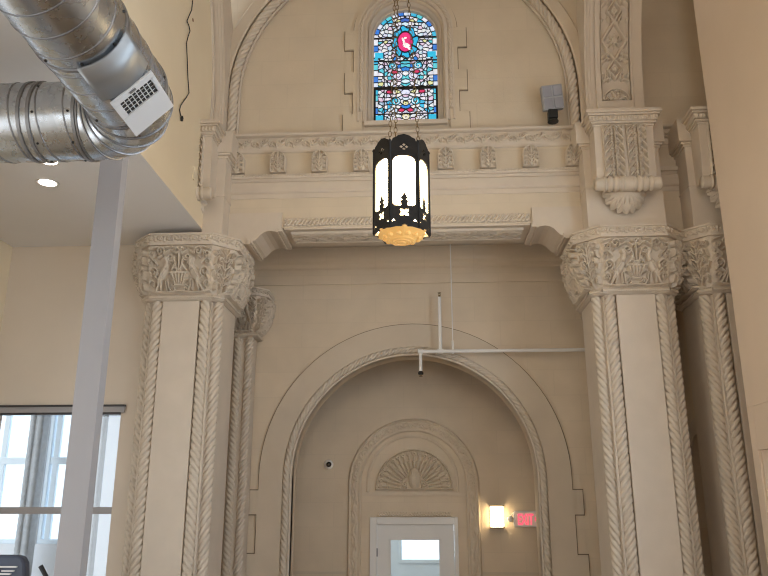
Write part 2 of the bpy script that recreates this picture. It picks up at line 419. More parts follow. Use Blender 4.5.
def make_capital(parent, ztop, af=.334, tt=.57, tb=.405, hb=.13, hbell=.50, zast=.06):
    """octagonal carved capital: abacus, bell and rope astragal; z down from ztop"""
    z1 = ztop; z0 = ztop-hb; zb = z0-hbell
    m = MB(); oct_solid(m, [(af-.02, tt-.02, z0-.0), (af, tt, z0), (af, tt, z0+.022), (af-.008, tt-.01, z0+.026), (af-.008, tt-.01, z1-.022), (af, tt, z1-.018), (af, tt, z1)])
    ab = m.build('abacus', M['stone'], parent)
    r = MB(); oct_relief(r, lambda t: (af-.008, tt-.0095, z0+.028+(hb-.052)*t), ABF, ABC)
    r.build('abacus_carving', M['relief'], ab, smooth=True)
    def pf(t):
        f = 1-(1-t)**2.3; T = tb+(tt-.035-tb)*f; A = (af-.005)*(.97+.03*f); return (min(A, T-.04), T, zb+(z0-zb)*t)
    b = MB(); oct_relief(b, pf, BIRDS, PALM); b.build('bell', M['relief'], parent, smooth=True)
    a = MB(); A0 = af*.985
    def ringpath():
        P = oct_pts(A0, tb+.03); return P
    P = ringpath(); oct_solid(a, [(A0-.02, tb+.005, zb-zast), (A0, tb+.03, zb-zast+.012), (A0, tb+.03, zb-.008), (A0-.02, tb+.01, zb+.012)])
    as_ = a.build('astragal', M['stone'], parent)
    rp = MB()
    for i in range(8):
        p, q = V((*P[i], zb-zast*.45)), V((*P[(i+1) % 8], zb-zast*.45)); L = (q-p).length; d = (q-p).normalized(); n1 = d.cross(UZ)
        rp.rope(lambda t, p=p, q=q, n1=n1: (p+(q-p)*t+n1*.004, n1, UZ), L, .017, .022, 1, 2, .25, 8)
    rp.build('astragal_rope', M['relief'], as_, smooth=True)
    return zb-zast
def make_column(name, loc, label, half=.40, ztop=4.85, group=None):
    e = empty(name, loc, label, 'column', group)
    zs = make_capital(e, ztop)
    b = MB(); b.box(-.192, .192, -half, half, .35, zs); b.box(-half, half, -half+.19, half-.12, .35, zs)
    b.box(-half+.07, half-.07, -half+.07, half-.07, .35, zs)
    b.build('shaft', M['stone'], e, bevel=.004)
    for sx in (-1, 1):
        for k, (x, y) in enumerate(((sx*.251, -half+.045), (sx*.358, -half+.118))):
            r = MB(); hand = sx if k == 0 else -sx
            r.rope(lambda t, x=x, y=y: (V((x, y, .36+(zs-.36)*t)), UX, UY), zs-.36, .057, .075, hand, 4, .42, 40)
            r.build('rope_moulding', M['relief'], e, smooth=True)
        bd = MB(); bd.lathe((sx*.312, -half+.036, .36), (0, 0, 1), [(.014, 0), (.014, zs-.37)], 8); bd.build('corner_bead', M['stone'], e, smooth=True)
    f = MB(); f.box(-half-.1, half+.1, -half-.1, half+.1, 0, .22); f.box(-half-.05, half+.05, -half-.05, half+.05, .22, .35); f.build('base', M['stone'], e, bevel=.015)
    return e
CY = 7.89
colL = make_column('carved_column', (-2.52, CY, 0), 'carved plaster column standing between the left aisle window and the wide arch')
colR = copy_tree(colL); colR.location = (2.11, CY, 0); colR['label'] = 'carved plaster column standing fully clear below the diamond-panelled rib, its capital with two birds'
colF = copy_tree(colL); colF.location = (3.19, CY, 0); colF['label'] = 'carved plaster column half hidden behind the edge of the plain tan wall'
# small responds on the rear wall
def make_respond(loc, label):
    e = empty('corner_column', loc, label, 'column'); zt = 4.69
    zs = make_capital(e, zt, .17, .30, .13, .10, .44, .05)
    b = MB(); b.box(-.11, .11, -.11, .11, .3, zs); b.build('shaft', M['stone'], e, bevel=.004)
    for sx in (-1, 1):
        r = MB(); r.rope(lambda t: (V((sx*.068, -.10, .3+(zs-.3)*t)), UX, UY), zs-.3, .05, .065, -sx, 4, .42, 36)
        r.build('rope_moulding', M['relief'], e, smooth=True)
    f = MB(); f.box(-.24, .24, -.24, .24, 0, .3); f.build('base', M['stone'], e, bevel=.012)
    return e
make_respond((-2.215, 9.12, 0), 'small carved corner column in shadow behind the large one, beside the wide arch')
make_respond((2.22, 9.12, 0), 'small carved corner column almost wholly hidden behind the large column under the diamond-panelled rib')

# ------------------------------------------------------------------ the hall: walls, floors, ceilings
def yz(X0, X1): return lambda u, v, d: (d, u, v)
def xz(u, v, d): return (u, d, v)
WC = (-.233, 6.65)           # centre of the big wall arch
GX, GR, GZ0, GZ1 = -.185, .372, 6.31, 7.83      # stained glass: centre, half width, foot, crown
m = MB()
m.box(-2.2, 1.75, 7.72, 8.28, 5.03, 6.10)
wall_with_arch(m, -2.42, 1.95, 6.10, 9.6, 7.76, 8.2, GX, GZ1-GR+.0, GR+.055, GZ0-.02)
m.box(2.4, 3.6, 7.75, 8.28, 4.86, 9.6)
wf = m.build('wall_front', M['wall']); struct(wf, 'end wall of the hall above the carved lintel, pale scored plaster round the stained glass', 'wall')
m = MB(); wall_with_arch(m, -2.42, 1.95, 6.13, 9.6, 7.67, 7.755, *WC, 1.985, 6.13, 64)
m.build('spandrel', M['wall'], wf)
# big arch: plain band and cable moulding
m = MB(); m.sweep(arch_frames(*WC, 1.985, 7.67, 6.13, 64), [(.0, -.01), (.0, .02), (.02, .03), (.135, .03), (.155, .012), (.155, -.01)])
tb_ = m.build('trim_1', M['band'], None); struct(tb_, 'plain raised band round the great blind arch of the end wall', 'moulding')
fr, L = arch_param(*WC, 1.925, 7.69, 6.13)
m = MB(); m.rope(fr, L, .052, .085, -1, 4, .42, 36); m.build('cable_moulding', M['relief'], tb_, smooth=True)
m = MB(); m.sweep(arch_frames(*WC, 1.855, 7.74, 6.13, 64), [(0, 0), (.0, .025), (.015, .03), (.03, .02), (.03, 0)])
m.build('inner_bead', M['stone'], tb_)

# left new wall, aisle ceiling, right wall, rear wall
m = MB(); m.box(-2.46, -2.34, -9, 7.45, 4.931, 9.6)
wl = m.build('wall_left', M['cream']); struct(wl, 'smooth cream upper wall running above the grey aisle ceiling', 'wall')
m = MB(); p = at(193, 20, X=-2.339); m.lathe((-2.341, p.y, p.z), (1, 0, 0), [(.022, 0), (.018, .004), (.008, .004)], 10); o = m.build('stain', M['grime'], wl); o.scale = (1, 1, 1)
m = MB(); m.box(-4.9, -2.341, -9, 7.95, 4.93, 5.1)
struct(m.build('ceiling_aisle', M['soffit']), 'pale grey aisle ceiling holding the round recessed lamps', 'ceiling')
RW = 2.875
RWIN = [(3.2, 5.4, 1.4, 5.6), (-7.6, -5.6, 1.6, 6.2), (-4.2, -2.2, 1.6, 6.2), (-.8, 1.2, 1.6, 6.2)]
DY0, DY1, DZ = 5.60, 6.86, 2.58
m = MB(); wall_with_rects(m, yz(0, 0), -9, 7.05, 0, 9.6, RWIN+[(DY0, DY1, .0, DZ)], RW, RW+.22)
m.box(RW+.22, 3.75, 6.93, 7.05, 0, 9.6); m.box(3.6, 3.75, 7.05, 8.4, 0, 9.6)
struct(m.build('wall_right', M['tan']), 'plain smooth tan wall closing off the view beside the half hidden column', 'wall')
m = MB(); wall_with_rects(m, xz, -4.9, 3.2, 0, 9.6, [(-1.6, 1.6, 3.0, 8.0)], -9.2, -9)
struct(m.build('wall_back', M['cream']), 'plain rear wall of the hall behind the viewer', 'wall')
m = MB(); m.box(-2.46, 3.75, -9.2, 8.4, 9.6, 9.75)
struct(m.build('ceiling_hall', M['cream']), 'high plain hall ceiling', 'ceiling')
m = MB(); m.box(-7, 4.2, -9.2, 13, -.1, 0)
struct(m.build('floor', M['floor']), 'wooden floor of the hall', 'floor')
# glazed sashes of the hall's side windows
def side_window(n, x, a, b, c, d, label):
    m = MB(); t = .07
    for y0, y1, z0, z1 in ((a, b, c, c+t), (a, b, d-t, d), (a, a+t, c+t, d-t), (b-t, b, c+t, d-t)): m.box(x, x+.08, y0, y1, z0, z1)
    w = m.build('window_%d' % n, M['bluewhite']); struct(w, label, 'window')
    m = MB(); m.box(x+.015, x+.065, (a+b)/2-.025, (a+b)/2+.025, c+t, d-t)
    for q in (1, 2): z = c+(d-c)*q/3; m.box(x+.02, x+.06, a+t, b-t, z-.02, z+.02)
    m.build('sash_bars', M['bluewhite'], w); m = MB(); m.box(x+.037, x+.043, a+t, b-t, c+t, d-t); m.build('pane', M['glass'], w)
for n_, (a, b, c, d) in enumerate(RWIN): side_window(6+n_, RW+.10, a, b, c, d, ['first', 'fourth', 'third', 'second'][n_]+' tall white sash window of the tan wall, counted from the carved columns')
# casing in the right wall
c_ = MB(); x = RW
c_.box(x-.022, x+.0, 6.875, 6.965, 0, 2.98); c_.box(x-.022, x, DY0-.1, 6.875, DZ, 2.98); c_.box(x-.03, x, DY0-.1, 6.975, 2.955, 2.985)
c_.box(x-.022, x, DY0-.1, DY0-.01, 0, DZ)
dr = c_.build('door_2', M['tan'], bevel=.004); struct(dr, 'flat tan casing of an opening low in the tan wall', 'door')
m = MB(); m.box(x+.07, x+.11, DY0+.01, DY1-.01, .01, DZ-.01); m.build('door_leaf', M['soffit'], dr)

# aisle end wall with its window, aisle side wall
AY = 7.9; WX0, WX1, WZ0, WZ1 = -4.58, -3.21, .95, 3.07
m = MB(); wall_with_rects(m, xz, -4.9, -2.6, 0, 4.93, [(WX0, WX1, WZ0, WZ1)], AY, AY+.16)
struct(m.build('wall_aisle_end', M['aisle']), 'smooth tan wall with the wide window beside the carved column', 'wall')
LW = [(-6.5, -4.5, 1.0, 3.6), (-3, -1, 1.0, 3.6), (.6, 2.6, 1.0, 3.6), (4.0, 5.6, 1.0, 3.6)]
m = MB(); wall_with_rects(m, yz(0, 0), -9.2, 8.05, 0, 5.0, LW, -4.8, -4.64)
struct(m.build('wall_aisle_side', M['cream']), 'cream side wall of the aisle at the corner under the grey ceiling', 'wall')
m = MB()
m.box(WX0, WX1+.045, AY-.03, AY+.02, WZ1-.005, WZ1+.06)
w2 = m.build('window_2', M['post']); struct(w2, 'wide aisle window with a grey header and a crossbar, looking out to bright columns', 'window')
m = MB(); m.box(WX0, WX1+.05, AY-.045, AY+.0, WZ1+.055, WZ1+.075); m.box(WX0, WX1+.003, AY-.032, AY+.03, WZ1-.025, WZ1-.004); m.build('shadow_gap_edging', M['shadowgap'], w2)  # strips coloured dark for the shadow gap over the header, and the line below
m = MB(); m.box(WX0, WX1, AY+.04, AY+.11, 2.04, 2.11); m.build('crossbar', M['post'], w2)
m = MB(); m.box(WX0, WX1, AY+.06, AY+.068, WZ0, WZ1); m.build('pane', M['glass'], w2)
m = MB(); m.box(WX0, WX1+.03, AY-.05, AY+.16, WZ0-.05, WZ0+.01); m.build('window_sill', M['white'], w2)
# loggia behind the aisle window
m = MB(); wall_with_rects(m, xz, -7, -2.75, 0, 4.3, [(-6.75, -5.24, 1.66, 3.9), (-5.02, -4.22, 1.66, 3.9)], 10.0, 10.2)
m.box(-7.1, -7, 8.05, 10.2, 0, 4.4); m.box(-7.1, -2.6, 8.06, 10.2, 4.3, 4.45); m.box(-2.80, -2.7, 8.0, 10.2, 0, 4.4)
struct(m.build('wall_gallery', M['facade']), 'white outer wall of the bright gallery seen through the aisle window', 'wall')
def outer_window(name, x0, x1, z0, z1, y, zt, vs, label):
    m = MB(); t = .055
    for a, b, c, d in ((x0, x1, z0, z0+t), (x0, x1, z1-t, z1), (x0, x0+t, z0+t, z1-t), (x1-t, x1, z0+t, z1-t)): m.box(a, b, y, y+.09, c, d)
    w = m.build(name, M['bluewhite'], bevel=.006); struct(w, label, 'window')
    m = MB(); m.box(x0, x1, y+.01, y+.08, zt-.045, zt+.045)
    for v in vs: m.box(v-.035, v+.035, y+.015, y+.075, z0, z1)
    m.build('sash_bars', M['bluewhite'], w, bevel=.005)
    m = MB(); m.box(x0+.01, x1-.01, y+.04, y+.046, z0+.01, z1-.01); m.build('pane', M['glass'], w)
    return w
outer_window('window_3', -6.75, -5.24, 1.66, 3.9, 10.02, 2.70, (-5.62,), 'white framed outer window beyond the aisle window, wider one past the grey gallery column')
outer_window('window_4', -5.02, -4.22, 1.66, 3.9, 10.02, 2.70, (-4.90,), 'narrow white framed outer window beyond the aisle window, between two gallery columns')
def gallery_column(x, w, label):
    e = empty('gallery_column', (x, 9.6, 0), label, 'column')
    b = MB(); b.box(-w, w, -w, w, .3, 4.2); b.box(-w*1.4, w*1.4, -w*1.4, w*1.4, 0, .3); b.box(-w*1.5, w*1.5, -w*1.5, w*1.5, 4.0, 4.3); b.build('shaft', M['gstone'], e, bevel=.01)
    for sx in (-1, 1):
        r = MB(); r.rope(lambda t: (V((sx*w*.55, -w, .3+3.8*t)), UX, UY), 3.8, w*.42, .07, sx, 4, .25, 12); r.build('rope_moulding', M['gstone'], e, smooth=True)
    return e
gallery_column(-4.945, .085, 'grey carved gallery column outside, seen through the wide aisle window')
gallery_column(-4.12, .05, 'slim pale gallery column behind the aisle window, close to the square post')
# outdoors
hb = empty('neighbouring_house', (-9.5, 22, 0), 'pale gabled house outdoors, seen through the aisle window', 'house')
m = MB(); m.box(-4, 4, -3, 3, 0, 4.6); m.build('wall', M['facade'], hb)
m = MB(); m.prism([(-4.3, 4.6), (4.3, 4.6), (0, 8.2)], lambda p, d: (p[0], d, p[1]), -3.2, 3.2); m.build('roof', M['roofing'], hb)
m = MB(); m.box(-60, 60, 13.0, 80, -.3, -.1); struct(m.build('ground_outside', M['facade']), 'pale ground outdoors', 'ground')

# deep arch behind the lintel
NY = 9.3; NC = (-.165, 2.46)
m = MB(); wall_with_arch(m, -2.75, 2.35, 0, 5.3, NY, NY+.28, *NC, 1.45, 0, 64)
wn = m.build('wall_arch', M['niche']); struct(wn, 'recessed wall pierced by the wide round arch below the dark ceiling', 'wall')
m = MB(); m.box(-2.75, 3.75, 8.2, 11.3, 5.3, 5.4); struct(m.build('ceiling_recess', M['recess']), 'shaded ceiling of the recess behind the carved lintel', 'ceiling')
m = MB(); m.box(-2.75, -2.62, 8.0, 10.5, 0, 5.3); m.box(-2.7, -2.5, 7.98, 8.3, 4.5, 5.4); struct(m.build('wall_recess_side', M['niche']), 'side wall of the recess hidden behind the carved column', 'wall')
m = MB()
wall_with_arch(m, 8.3, 11.3, 0, 5.3, 3.3, 3.6, 9.52, 2.55, .42, 0, 24)
m.v = [(y, x, z) for x, y, z in m.v]
sw = m.build('wall_recess_right', M['niche']); struct(sw, 'shaded side wall with a small arched opening, glimpsed between the two carved columns', 'wall')
def sidearch(R, prof):
    mm = MB(); fr_ = [(V((3.3, p.x, p.z)), V((0, n1.x, n1.z)), V((-1, 0, 0))) for p, n1, n2 in arch_frames(9.52, 2.55, R, 0, .0, 24)]
    return mm.sweep(fr_, prof)
sidearch(.42, [(-.0, -.02), (0, .03), (.05, .04), (.08, .02), (.2, .02), (.2, -.02)]).build('arch_band', M['stone'], sw)
m = MB(); m.box(3.6, 3.75, 8.3, 11.3, 0, 5.3); m.build('dark_recess', M['niche'], sw)
# cornice under the recess ceiling
m = MB(); m.prism([(NY, 4.84), (NY-.03, 4.84), (NY-.035, 4.87), (NY-.035, 5.03), (NY-.07, 5.05), (NY-.08, 5.09), (NY-.12, 5.12), (NY-.13, 5.16), (NY-.13, 5.3), (NY, 5.3)], lambda p, d: (d, p[0], p[1]), -2.62, 2.35)
fix(m.build('cornice', M['niche'], wn))
# arch mouldings and quoined band
def quoin_outline(cx, cz, Rb, wide, zbounds, zf, sgn):
    """outer edge of one leg from the springing down: list of (x,z); zbounds = heights where it steps"""
    out = [(cx+sgn*Rb, cz)]; cur = Rb
    for z, r in zbounds: out += [(cx+sgn*cur, z), (cx+sgn*r, z)]; cur = r
    out.append((cx+sgn*cur, zf)); return out
def quoin_band(mb, cx, cz, Rin, Rb, zb, zf, y0, y1, n=48):
    arc = [(cx+Rb*math.cos(PI*i/n), cz+Rb*math.sin(PI*i/n)) for i in range(n+1)]
    arci = [(cx+Rin*math.cos(PI*i/n), cz+Rin*math.sin(PI*i/n)) for i in range(n+1)]
    for i in range(n):
        a, b, c, d = arc[i], arc[i+1], arci[i+1], arci[i]
        vs = [(p[0], y, p[1]) for y in (y1, y0) for p in (a, b, c, d)]
        mb.add(vs, [(0, 1, 2, 3), (0, 4, 5, 1), (2, 6, 7, 3)])
    for s in (-1, 1):
        zs = [cz]+[z for z, r in zb]+[zf]; rs = [Rb]+[r for z, r in zb]
        for k in range(len(rs)):
            xa, xb = cx+s*Rin, cx+s*rs[k]; mb.box(min(xa, xb), max(xa, xb), y1, y0, zs[k+1], zs[k])
    return mb
zq = lambda y: at(575, y, Y=NY).z
zj = lambda L_: [(z+(.012 if r > p else -.012), r+.012) for (z, r), p in zip(L_, [0]+[q[1] for q in L_[:-1]])]
M['joint'] = plaster('joint_shade', (.20, .155, .11), .1, .9, 5, .05)  # dark strips round the band edges, painted in for the shadow of a groove
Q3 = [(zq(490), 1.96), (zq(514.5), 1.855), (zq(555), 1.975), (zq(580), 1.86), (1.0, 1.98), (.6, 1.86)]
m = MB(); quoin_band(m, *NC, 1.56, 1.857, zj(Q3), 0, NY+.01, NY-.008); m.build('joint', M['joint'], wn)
m = MB(); quoin_band(m, *NC, 1.56, 1.845, [(zq(490), 1.96), (zq(514.5), 1.855), (zq(555), 1.975), (zq(580), 1.86), (1.0, 1.98), (.6, 1.86)], 0, NY+.01, NY-.03)
t3 = m.build('trim_2', M['band']); struct(t3, 'smooth quoined band round the wide recessed arch', 'moulding')
fr, L = arch_param(*NC, 1.518, NY-.02, 0)
m = MB(); m.rope(fr, L, .042, .075, 1, 4, .42, 32); m.build('cable_moulding', M['relief'], t3, smooth=True)
m = MB(); m.sweep(arch_frames(*NC, 1.45, NY, 0, 64), [(0, -.1), (0, .02), (.008, .03), (.022, .03), (.03, .015), (.03, -.1)]); m.build('inner_bead', M['stone'], t3)

# ------------------------------------------------------------------ piers, ribs, scroll brackets
def pier(cx, name, label, xmin=-9):
    m = MB(); w = .395
    m.box(max(xmin, cx-w), cx+w, 7.45, 8.28, 4.85, 6.05)
    for a, z0, z1 in ((.015, 5.745, 5.775), (.04, 5.775, 5.80), (.062, 5.80, 6.055)): m.box(max(xmin, cx-w-a), cx+w+a, 7.45-a*.6, 8.2, z0, z1)
    m.box(max(xmin, cx-w-.008), cx+w+.008, 7.44, 8.2, 5.30, 5.32)
    return struct(m.build(name, M['stone'], bevel=.004), label, 'pier')
pier(-2.52, 'wall_pier_left', 'plain plaster pier block above the capital beside the cream wall', -2.345)
pier(2.085, 'wall_pier_right', 'plain plaster pier block behind the scroll bracket, above the carved capital')
pier(3.145, 'wall_pier_end', 'plain plaster pier block partly hidden behind the tan wall')
def rib(cx, s, label, name):
    def yv(z): return 7.5-.19*max(0, z-6.2)**2
    def fr(z0, z1, n): return [(V((cx, yv(z0+(z1-z0)*i/n), z0+(z1-z0)*i/n)), UX*s, V((0, -1, 0))) for i in range(n+1)]
    A = [(-.31, -.5), (-.31, -.03), (-.285, -.03), (-.285, -.012), (-.255, -.012), (-.255, .0), (-.225, .0), (-.225, -.012), (-.205, -.012), (-.205, .01), (-.185, .014)]
    B = [(.19, .014), (.20, .008), (.30, .008), (.30, -.5)]
    m = MB(); m.sweep(fr(6.04, 6.335, 3), A+B)
    m.sweep(fr(6.335, 9.6, 30), A+[(-.15, .014), (-.145, -.035), (.165, -.035), (.17, .014)]+B)
    m.v = [tuple(v) for v in m.v]
    o = fix(m.build(name, M['stone'])); tag(o, label, 'rib')
    W, Ln = .30, 3.0
    R = Relief(W, Ln, 62, 620, None, 0); k = 0; s0 = 0; per = 1.32
    def rosette(y, r):
        R.spiral(0, y, r*.98, r*.98, 0, 1, .011); R.disc(0, y, .022, 1)
        for a in range(8): R.leaf(0, y, a*PI/4+.2, r*.85, .02, .5)
        for a in range(4): R.spiral(r*.55*math.cos(a*PI/2), y+r*.55*math.sin(a*PI/2), r*.3, .01, a, 1.2, .009)
    def loz(y, rx, ry, big):
        for q in ((0, .012) if big else (0,)):
            R.stroke([(0, y+ry-q), (rx-q, y), (0, y-ry+q), (-rx+q, y), (0, y+ry-q)], .014)
        if big:
            for a in range(4): R.leaf(0, y, a*PI/2+PI/4, .07, .022, 0); R.leaf(0, y, a*PI/2, .08, .014, 0)
            R.spiral(0, y, .03, .03, 0, 1, .008)
        else: R.disc(0, y, .03, 1); R.stroke([(-.03, y), (0, y+.04), (.03, y), (0, y-.04), (-.03, y)], .008)
    for k in range(3):
        b = k*per; rosette(b, .135); loz(b+.36, .075, .11, 0); loz(b+.66, .138, .21, 1); loz(b+.96, .075, .11, 0)
        for q, d in ((.22, 1), (.44, 1), (.88, -1), (1.10, -1), (.30, -1), (.5, 1), (1.02, 1)):
            for sx in (-1, 1): R.leaf(sx*.135, b+q, (PI/2 if d > 0 else -PI/2)+sx*.9, .1, .018, sx*.9); R.leaf(sx*.07, b+q+.02, PI/2*d-sx*.6, .07, .014, sx)
    for sx in (-1, 1): R.stroke([(sx*.143, 0), (sx*.143, Ln)], .007)
    Hm = R.out(.055, False)
    g = MB(); g.grid(lambda a, t, h: (cx+s*(.01+(a-.5)*W), yv(6.345+t*Ln)+.040-h, 6.345+t*Ln), Hm)
    g.build('carved_panel', M['relief'], o, smooth=True)
    return o
rib(2.10, 1, 'flat plaster rib with carved diamonds and rosettes, rising above the scroll bracket', 'carved_rib')
rib(-2.52, -1, 'fluted edge of a plaster rib against the cream wall, beside the great blind arch', 'carved_rib')
def make_bracket(loc, label):
    e = empty('scroll_bracket', loc, label, 'bracket')      # origin: middle of the foot on the pier face (y=0 at the pier)
    hw = .30; T = 5.30-4.95; zt = .945; zc = 1.095   # heights above z=4.95
    m = MB(); m.prism([(0, T-.02), (-.20, T-.02), (-.225, T+.12), (-.235, T+.3), (-.25, zt), (0, zt)], lambda p, d: (d, p[0], p[1]), -hw, hw)
    body = fix(m.build('body', M['stone'], e, bevel=.004))
    def yf(z): # front of the body
        P = [(T-.02, -.20), (T+.12, -.225), (T+.3, -.235), (zt, -.25)]
        for (a, b), (c, d) in zip(P, P[1:]):
            if z <= c: return b+(d-b)*(z-a)/(c-a)
        return -.25
    # four leafy strips and the bead strings between
    for k, x0 in enumerate((-.175, -.06, .06, .175)):
        W, Hh = .085, zt-T-.02; R = Relief(W, Hh, 26, 130)
        sg = 1 if k % 2 == 0 else -1
        for i in range(7):
            y = Hh*(i+.15)/7
            R.leaf(-sg*.030, y, PI/2-sg*.55, .085, .016, -sg*.5); R.leaf(sg*.018, y+.03, PI/2-sg*.9, .05, .012, sg*.9); R.disc(-sg*.01, y+.03, .009, .8)
        for sx in (-1, 1): R.stroke([(sx*.038, 0), (sx*.038, Hh)], .005)
        Hm = R.out(.058); g = MB(); g.grid(lambda a, t, h, x0=x0: (x0+(a-.5)*W, yf(T+.01+t*Hh)+.003-h, T+.01+t*Hh), Hm)
        g.build('leaf_strip', M['relief'], body, smooth=True)
    for x0 in (-.1175, .1175):
        b = MB(); n = 17
        for i in range(n):
            z = T+.02+(zt-T-.04)*(i+.5)/n; b.lathe((x0, yf(z)-.006, z-.016), UZ, [(.003, 0), (.012, .006), (.014, .016), (.012, .026), (.003, .032)], 8)
        b.build('bead_string', M['relief'], body, smooth=True)
    m = MB(); m.box(-.012, .012, -.258, -.2, T, zt-.01); m.build('middle_fillet', M['stone'], body)
    # rolled foot: beaded cylinder
    prof = []; L = 2*hw+.05
    xs = np.linspace(0, 1, 121)
    for q in xs:
        d = abs(q-.5)*2; r = .072
        if d > .74: r = .066
        elif d < .12: r = .078
        else: r = .060+.020*abs(math.sin(q*PI*11))
        prof.append((r, q*L))
    m = MB(); m.lathe((-L/2, -.222, T-.055), UX, prof, 20); roll = m.build('rolled_foot', M['relief'], e, smooth=True)
    # leaf hanging under it
    R = Relief(.46, .26, 110, 66, None, -.26)
    R.stroke([(0, -.25), (0, 0)], .02, .028); R.spiral(0, -.215, .03, .006, 0, 1.2, .012)
    for a in range(9):
        t = -PI*(a+.5)/9; L_ = .20 if abs(math.cos(t)) < .8 else .2
        x, y = .05*math.cos(t), -.03+.03*math.sin(t)
        R.leaf(x, y, t, L_*(.95 if math.cos(t) else 1), .030, .25*(1 if math.cos(t) > 0 else -1)); R.leaf(x*2.2, y*2.0, t+.25, .11, .016, .4); R.leaf(x*2.2, y*2.0, t-.25, .11, .016, -.4)
    Hm = R.out(1.0)
    Xg = np.abs(np.linspace(-1, 1, 110))[None]; Yg = np.linspace(0, 1, 66)[:, None]
    mask = Hm > .02
    g = MB()
    def lf(a, t, h):
        x = (a-.5)*.46; z = T-.06-.26*(1-t); rad = math.sqrt((x/.23)**2+((1-t))**2)
        bul = .15*max(0, 1-rad**2)**.6 if rad < 1 else 0
        return (x, -.005-bul-.03*h*(1 if rad < 1.08 else 0), z)
    g.grid(lf, Hm)
    keep = []; nx = 110
    for f in g.f:
        j, i = divmod(f[0], nx)
        x = (i/(nx-1)-.5)*2; t = j/65.; rad = math.sqrt(x*x+(1-t)**2); th = math.atan2(1-t, x)
        if rad < .90+.09*abs(math.sin(th*9)): keep.append(f)
    g.f = keep
    g.build('hanging_leaf', M['relief'], e, smooth=True)
    # crown moulding
    w = hw
    m = MB()
    for a, z0, z1 in ((.012, zt-.02, zt+.005), (.03, zt+.005, zt+.03), (.045, zt+.03, zt+.085), (.065, zt+.085, zt+.105), (.085, zt+.105, zt+.13), (.078, zt+.13, zc)):
        m.box(-w-a, w+a, -.25-a, 0, z0, z1)
    cr = m.build('crown', M['stone'], e, bevel=.004)
    R = Relief(2*w+.09, .05, 150, 18, None, 0)
    for i in range(18):
        x = -w-.03+(2*w+.06)*(i+.5)/18; R.stroke([(x, .008), (x, .034)], .011, .013); R.disc(x+.018, .012, .006, .8)
    g = MB(); g.grid(lambda a, t, h: ((a-.5)*(2*w+.09), -.2955-h, zt+.033+t*.05), R.out(.016)); g.build('egg_moulding', M['relief'], cr, smooth=True)
    return e
bR = make_bracket((2.065, 7.45, 4.95), 'carved scroll bracket in full view below the diamond-panelled rib')
bF = copy_tree(bR); bF.location = (3.12, 7.45, 4.95); bF['label'] = 'carved scroll bracket cut off by the edge of the plain tan wall'
bL = copy_tree(bR); bL.location = (-2.52, 7.45, 4.95); bL['label'] = 'carved scroll bracket of which a sliver shows beside the cream wall'

# ------------------------------------------------------------------ entablature between the piers
ent = empty('entablature', (-.21, 7.72, 5.03), 'long carved plaster beam with arched leaf blocks, spanning between the two carved columns', 'entablature')
X0, X1 = -2.125, 1.69
def epart(mb, name, mat, smooth=False, parent=None):
    mb.v = [(v[0]+.21, v[1]-7.72, v[2]-5.03) for v in mb.v]; return mb.build(name, mat, parent or ent, smooth=smooth)
def moulding(prof, x0=X0, x1=X1):
    m = MB(); m.prism(prof, lambda p, d: (d, p[0], p[1]), x0, x1); return m
Yw = 7.72
CORN = [(Yw, 5.92), (Yw-.02, 5.93), (Yw-.03, 5.955), (Yw-.03, 6.10), (Yw-.075, 6.105), (Yw-.085, 6.115), (Yw-.085, 6.135), (Yw-.06, 6.15), (Yw, 6.15)]
co = epart(moulding(CORN), 'cornice', M['stone']); fix(co)
BEAD = [(Yw, 5.57), (Yw-.01, 5.575), (Yw-.025, 5.60), (Yw-.045, 5.605), (Yw-.05, 5.62), (Yw-.05, 5.645), (Yw-.03, 5.66), (Yw, 5.67)]
fix(epart(moulding(BEAD), 'bead_moulding', M['stone']))
LOW = [(Yw, 5.375), (Yw-.008, 5.38), (Yw-.008, 5.43), (Yw-.02, 5.435), (Yw-.03, 5.45), (Yw-.03, 5.555), (Yw, 5.575)]
fix(epart(moulding(LOW), 'fascia', M['stone']))
g = MB(); g.grid(lambda a, t, h: (X0+a*(X1-X0), Yw-.031-h, 5.97+t*.115), relief_scrollband(X1-X0, .115, 40, 1100, 28, .028)); epart(g, 'vine_frieze', M['relief'], True)
g = MB(); g.grid(lambda a, t, h: (X0+a*(X1-X0), Yw-.051-h, 5.622+t*.03), relief_chain(X1-X0, .03, 110, 900, 8, .010)); epart(g, 'bead_row', M['relief'], True)
R = Relief(.175, .25, 46, 62, None, 0)
for s_ in (1,):
    R.stroke([(0, .01), (0, .2)], .012)
    for k in range(4): R.leaf(-.01, .02+.045*k, 2.3, .085-.008*k, .014, -.7); R.spiral(-.055, .05+.05*k, .018, .004, 1, 1.2, .007)
    R.leaf(0, .17, 1.57, .07, .018, 0); R.stroke([(-.08, 0), (-.08, .16), (-.06, .215), (-.025, .238), (0, .243)], .007)
R.mirror()
BLK = R.out(.042, False); ablk = None
for X in [-2.068+.4636*k for k in range(9)]:
    prof = [(-.088, 0), (.088, 0), (.088, .16)]+[(.088*math.cos(a), .16+.088*math.sin(a)) for a in np.linspace(.2, PI-.2, 10)]+[(-.088, .16)]
    if ablk is None:
        m = MB(); m.prism(prof, lambda p, d: (p[0], d, p[1]), 0, -.055)
        ablk = fix(m.build('arched_leaf_block', M['stone'], ent, bevel=.004))
        g = MB(); g.grid(lambda a, t, h: ((a-.5)*.172, -.0555-h, t*.246), BLK)
        nx = 46; keep = []
        for f in g.f:
            j, i = divmod(f[0], nx); x = (i/(nx-1)-.5)*.172; z = j/61.*.246
            if z < .16 or x*x+(z-.16)**2 < .0845**2: keep.append(f)
        g.f = keep; carv = g.build('leaf_carving', M['relief'], ablk, smooth=True); o = ablk
    else: o = copy_tree(ablk, ent)
    o.location = (X+.21, -.005, 5.668-5.03)
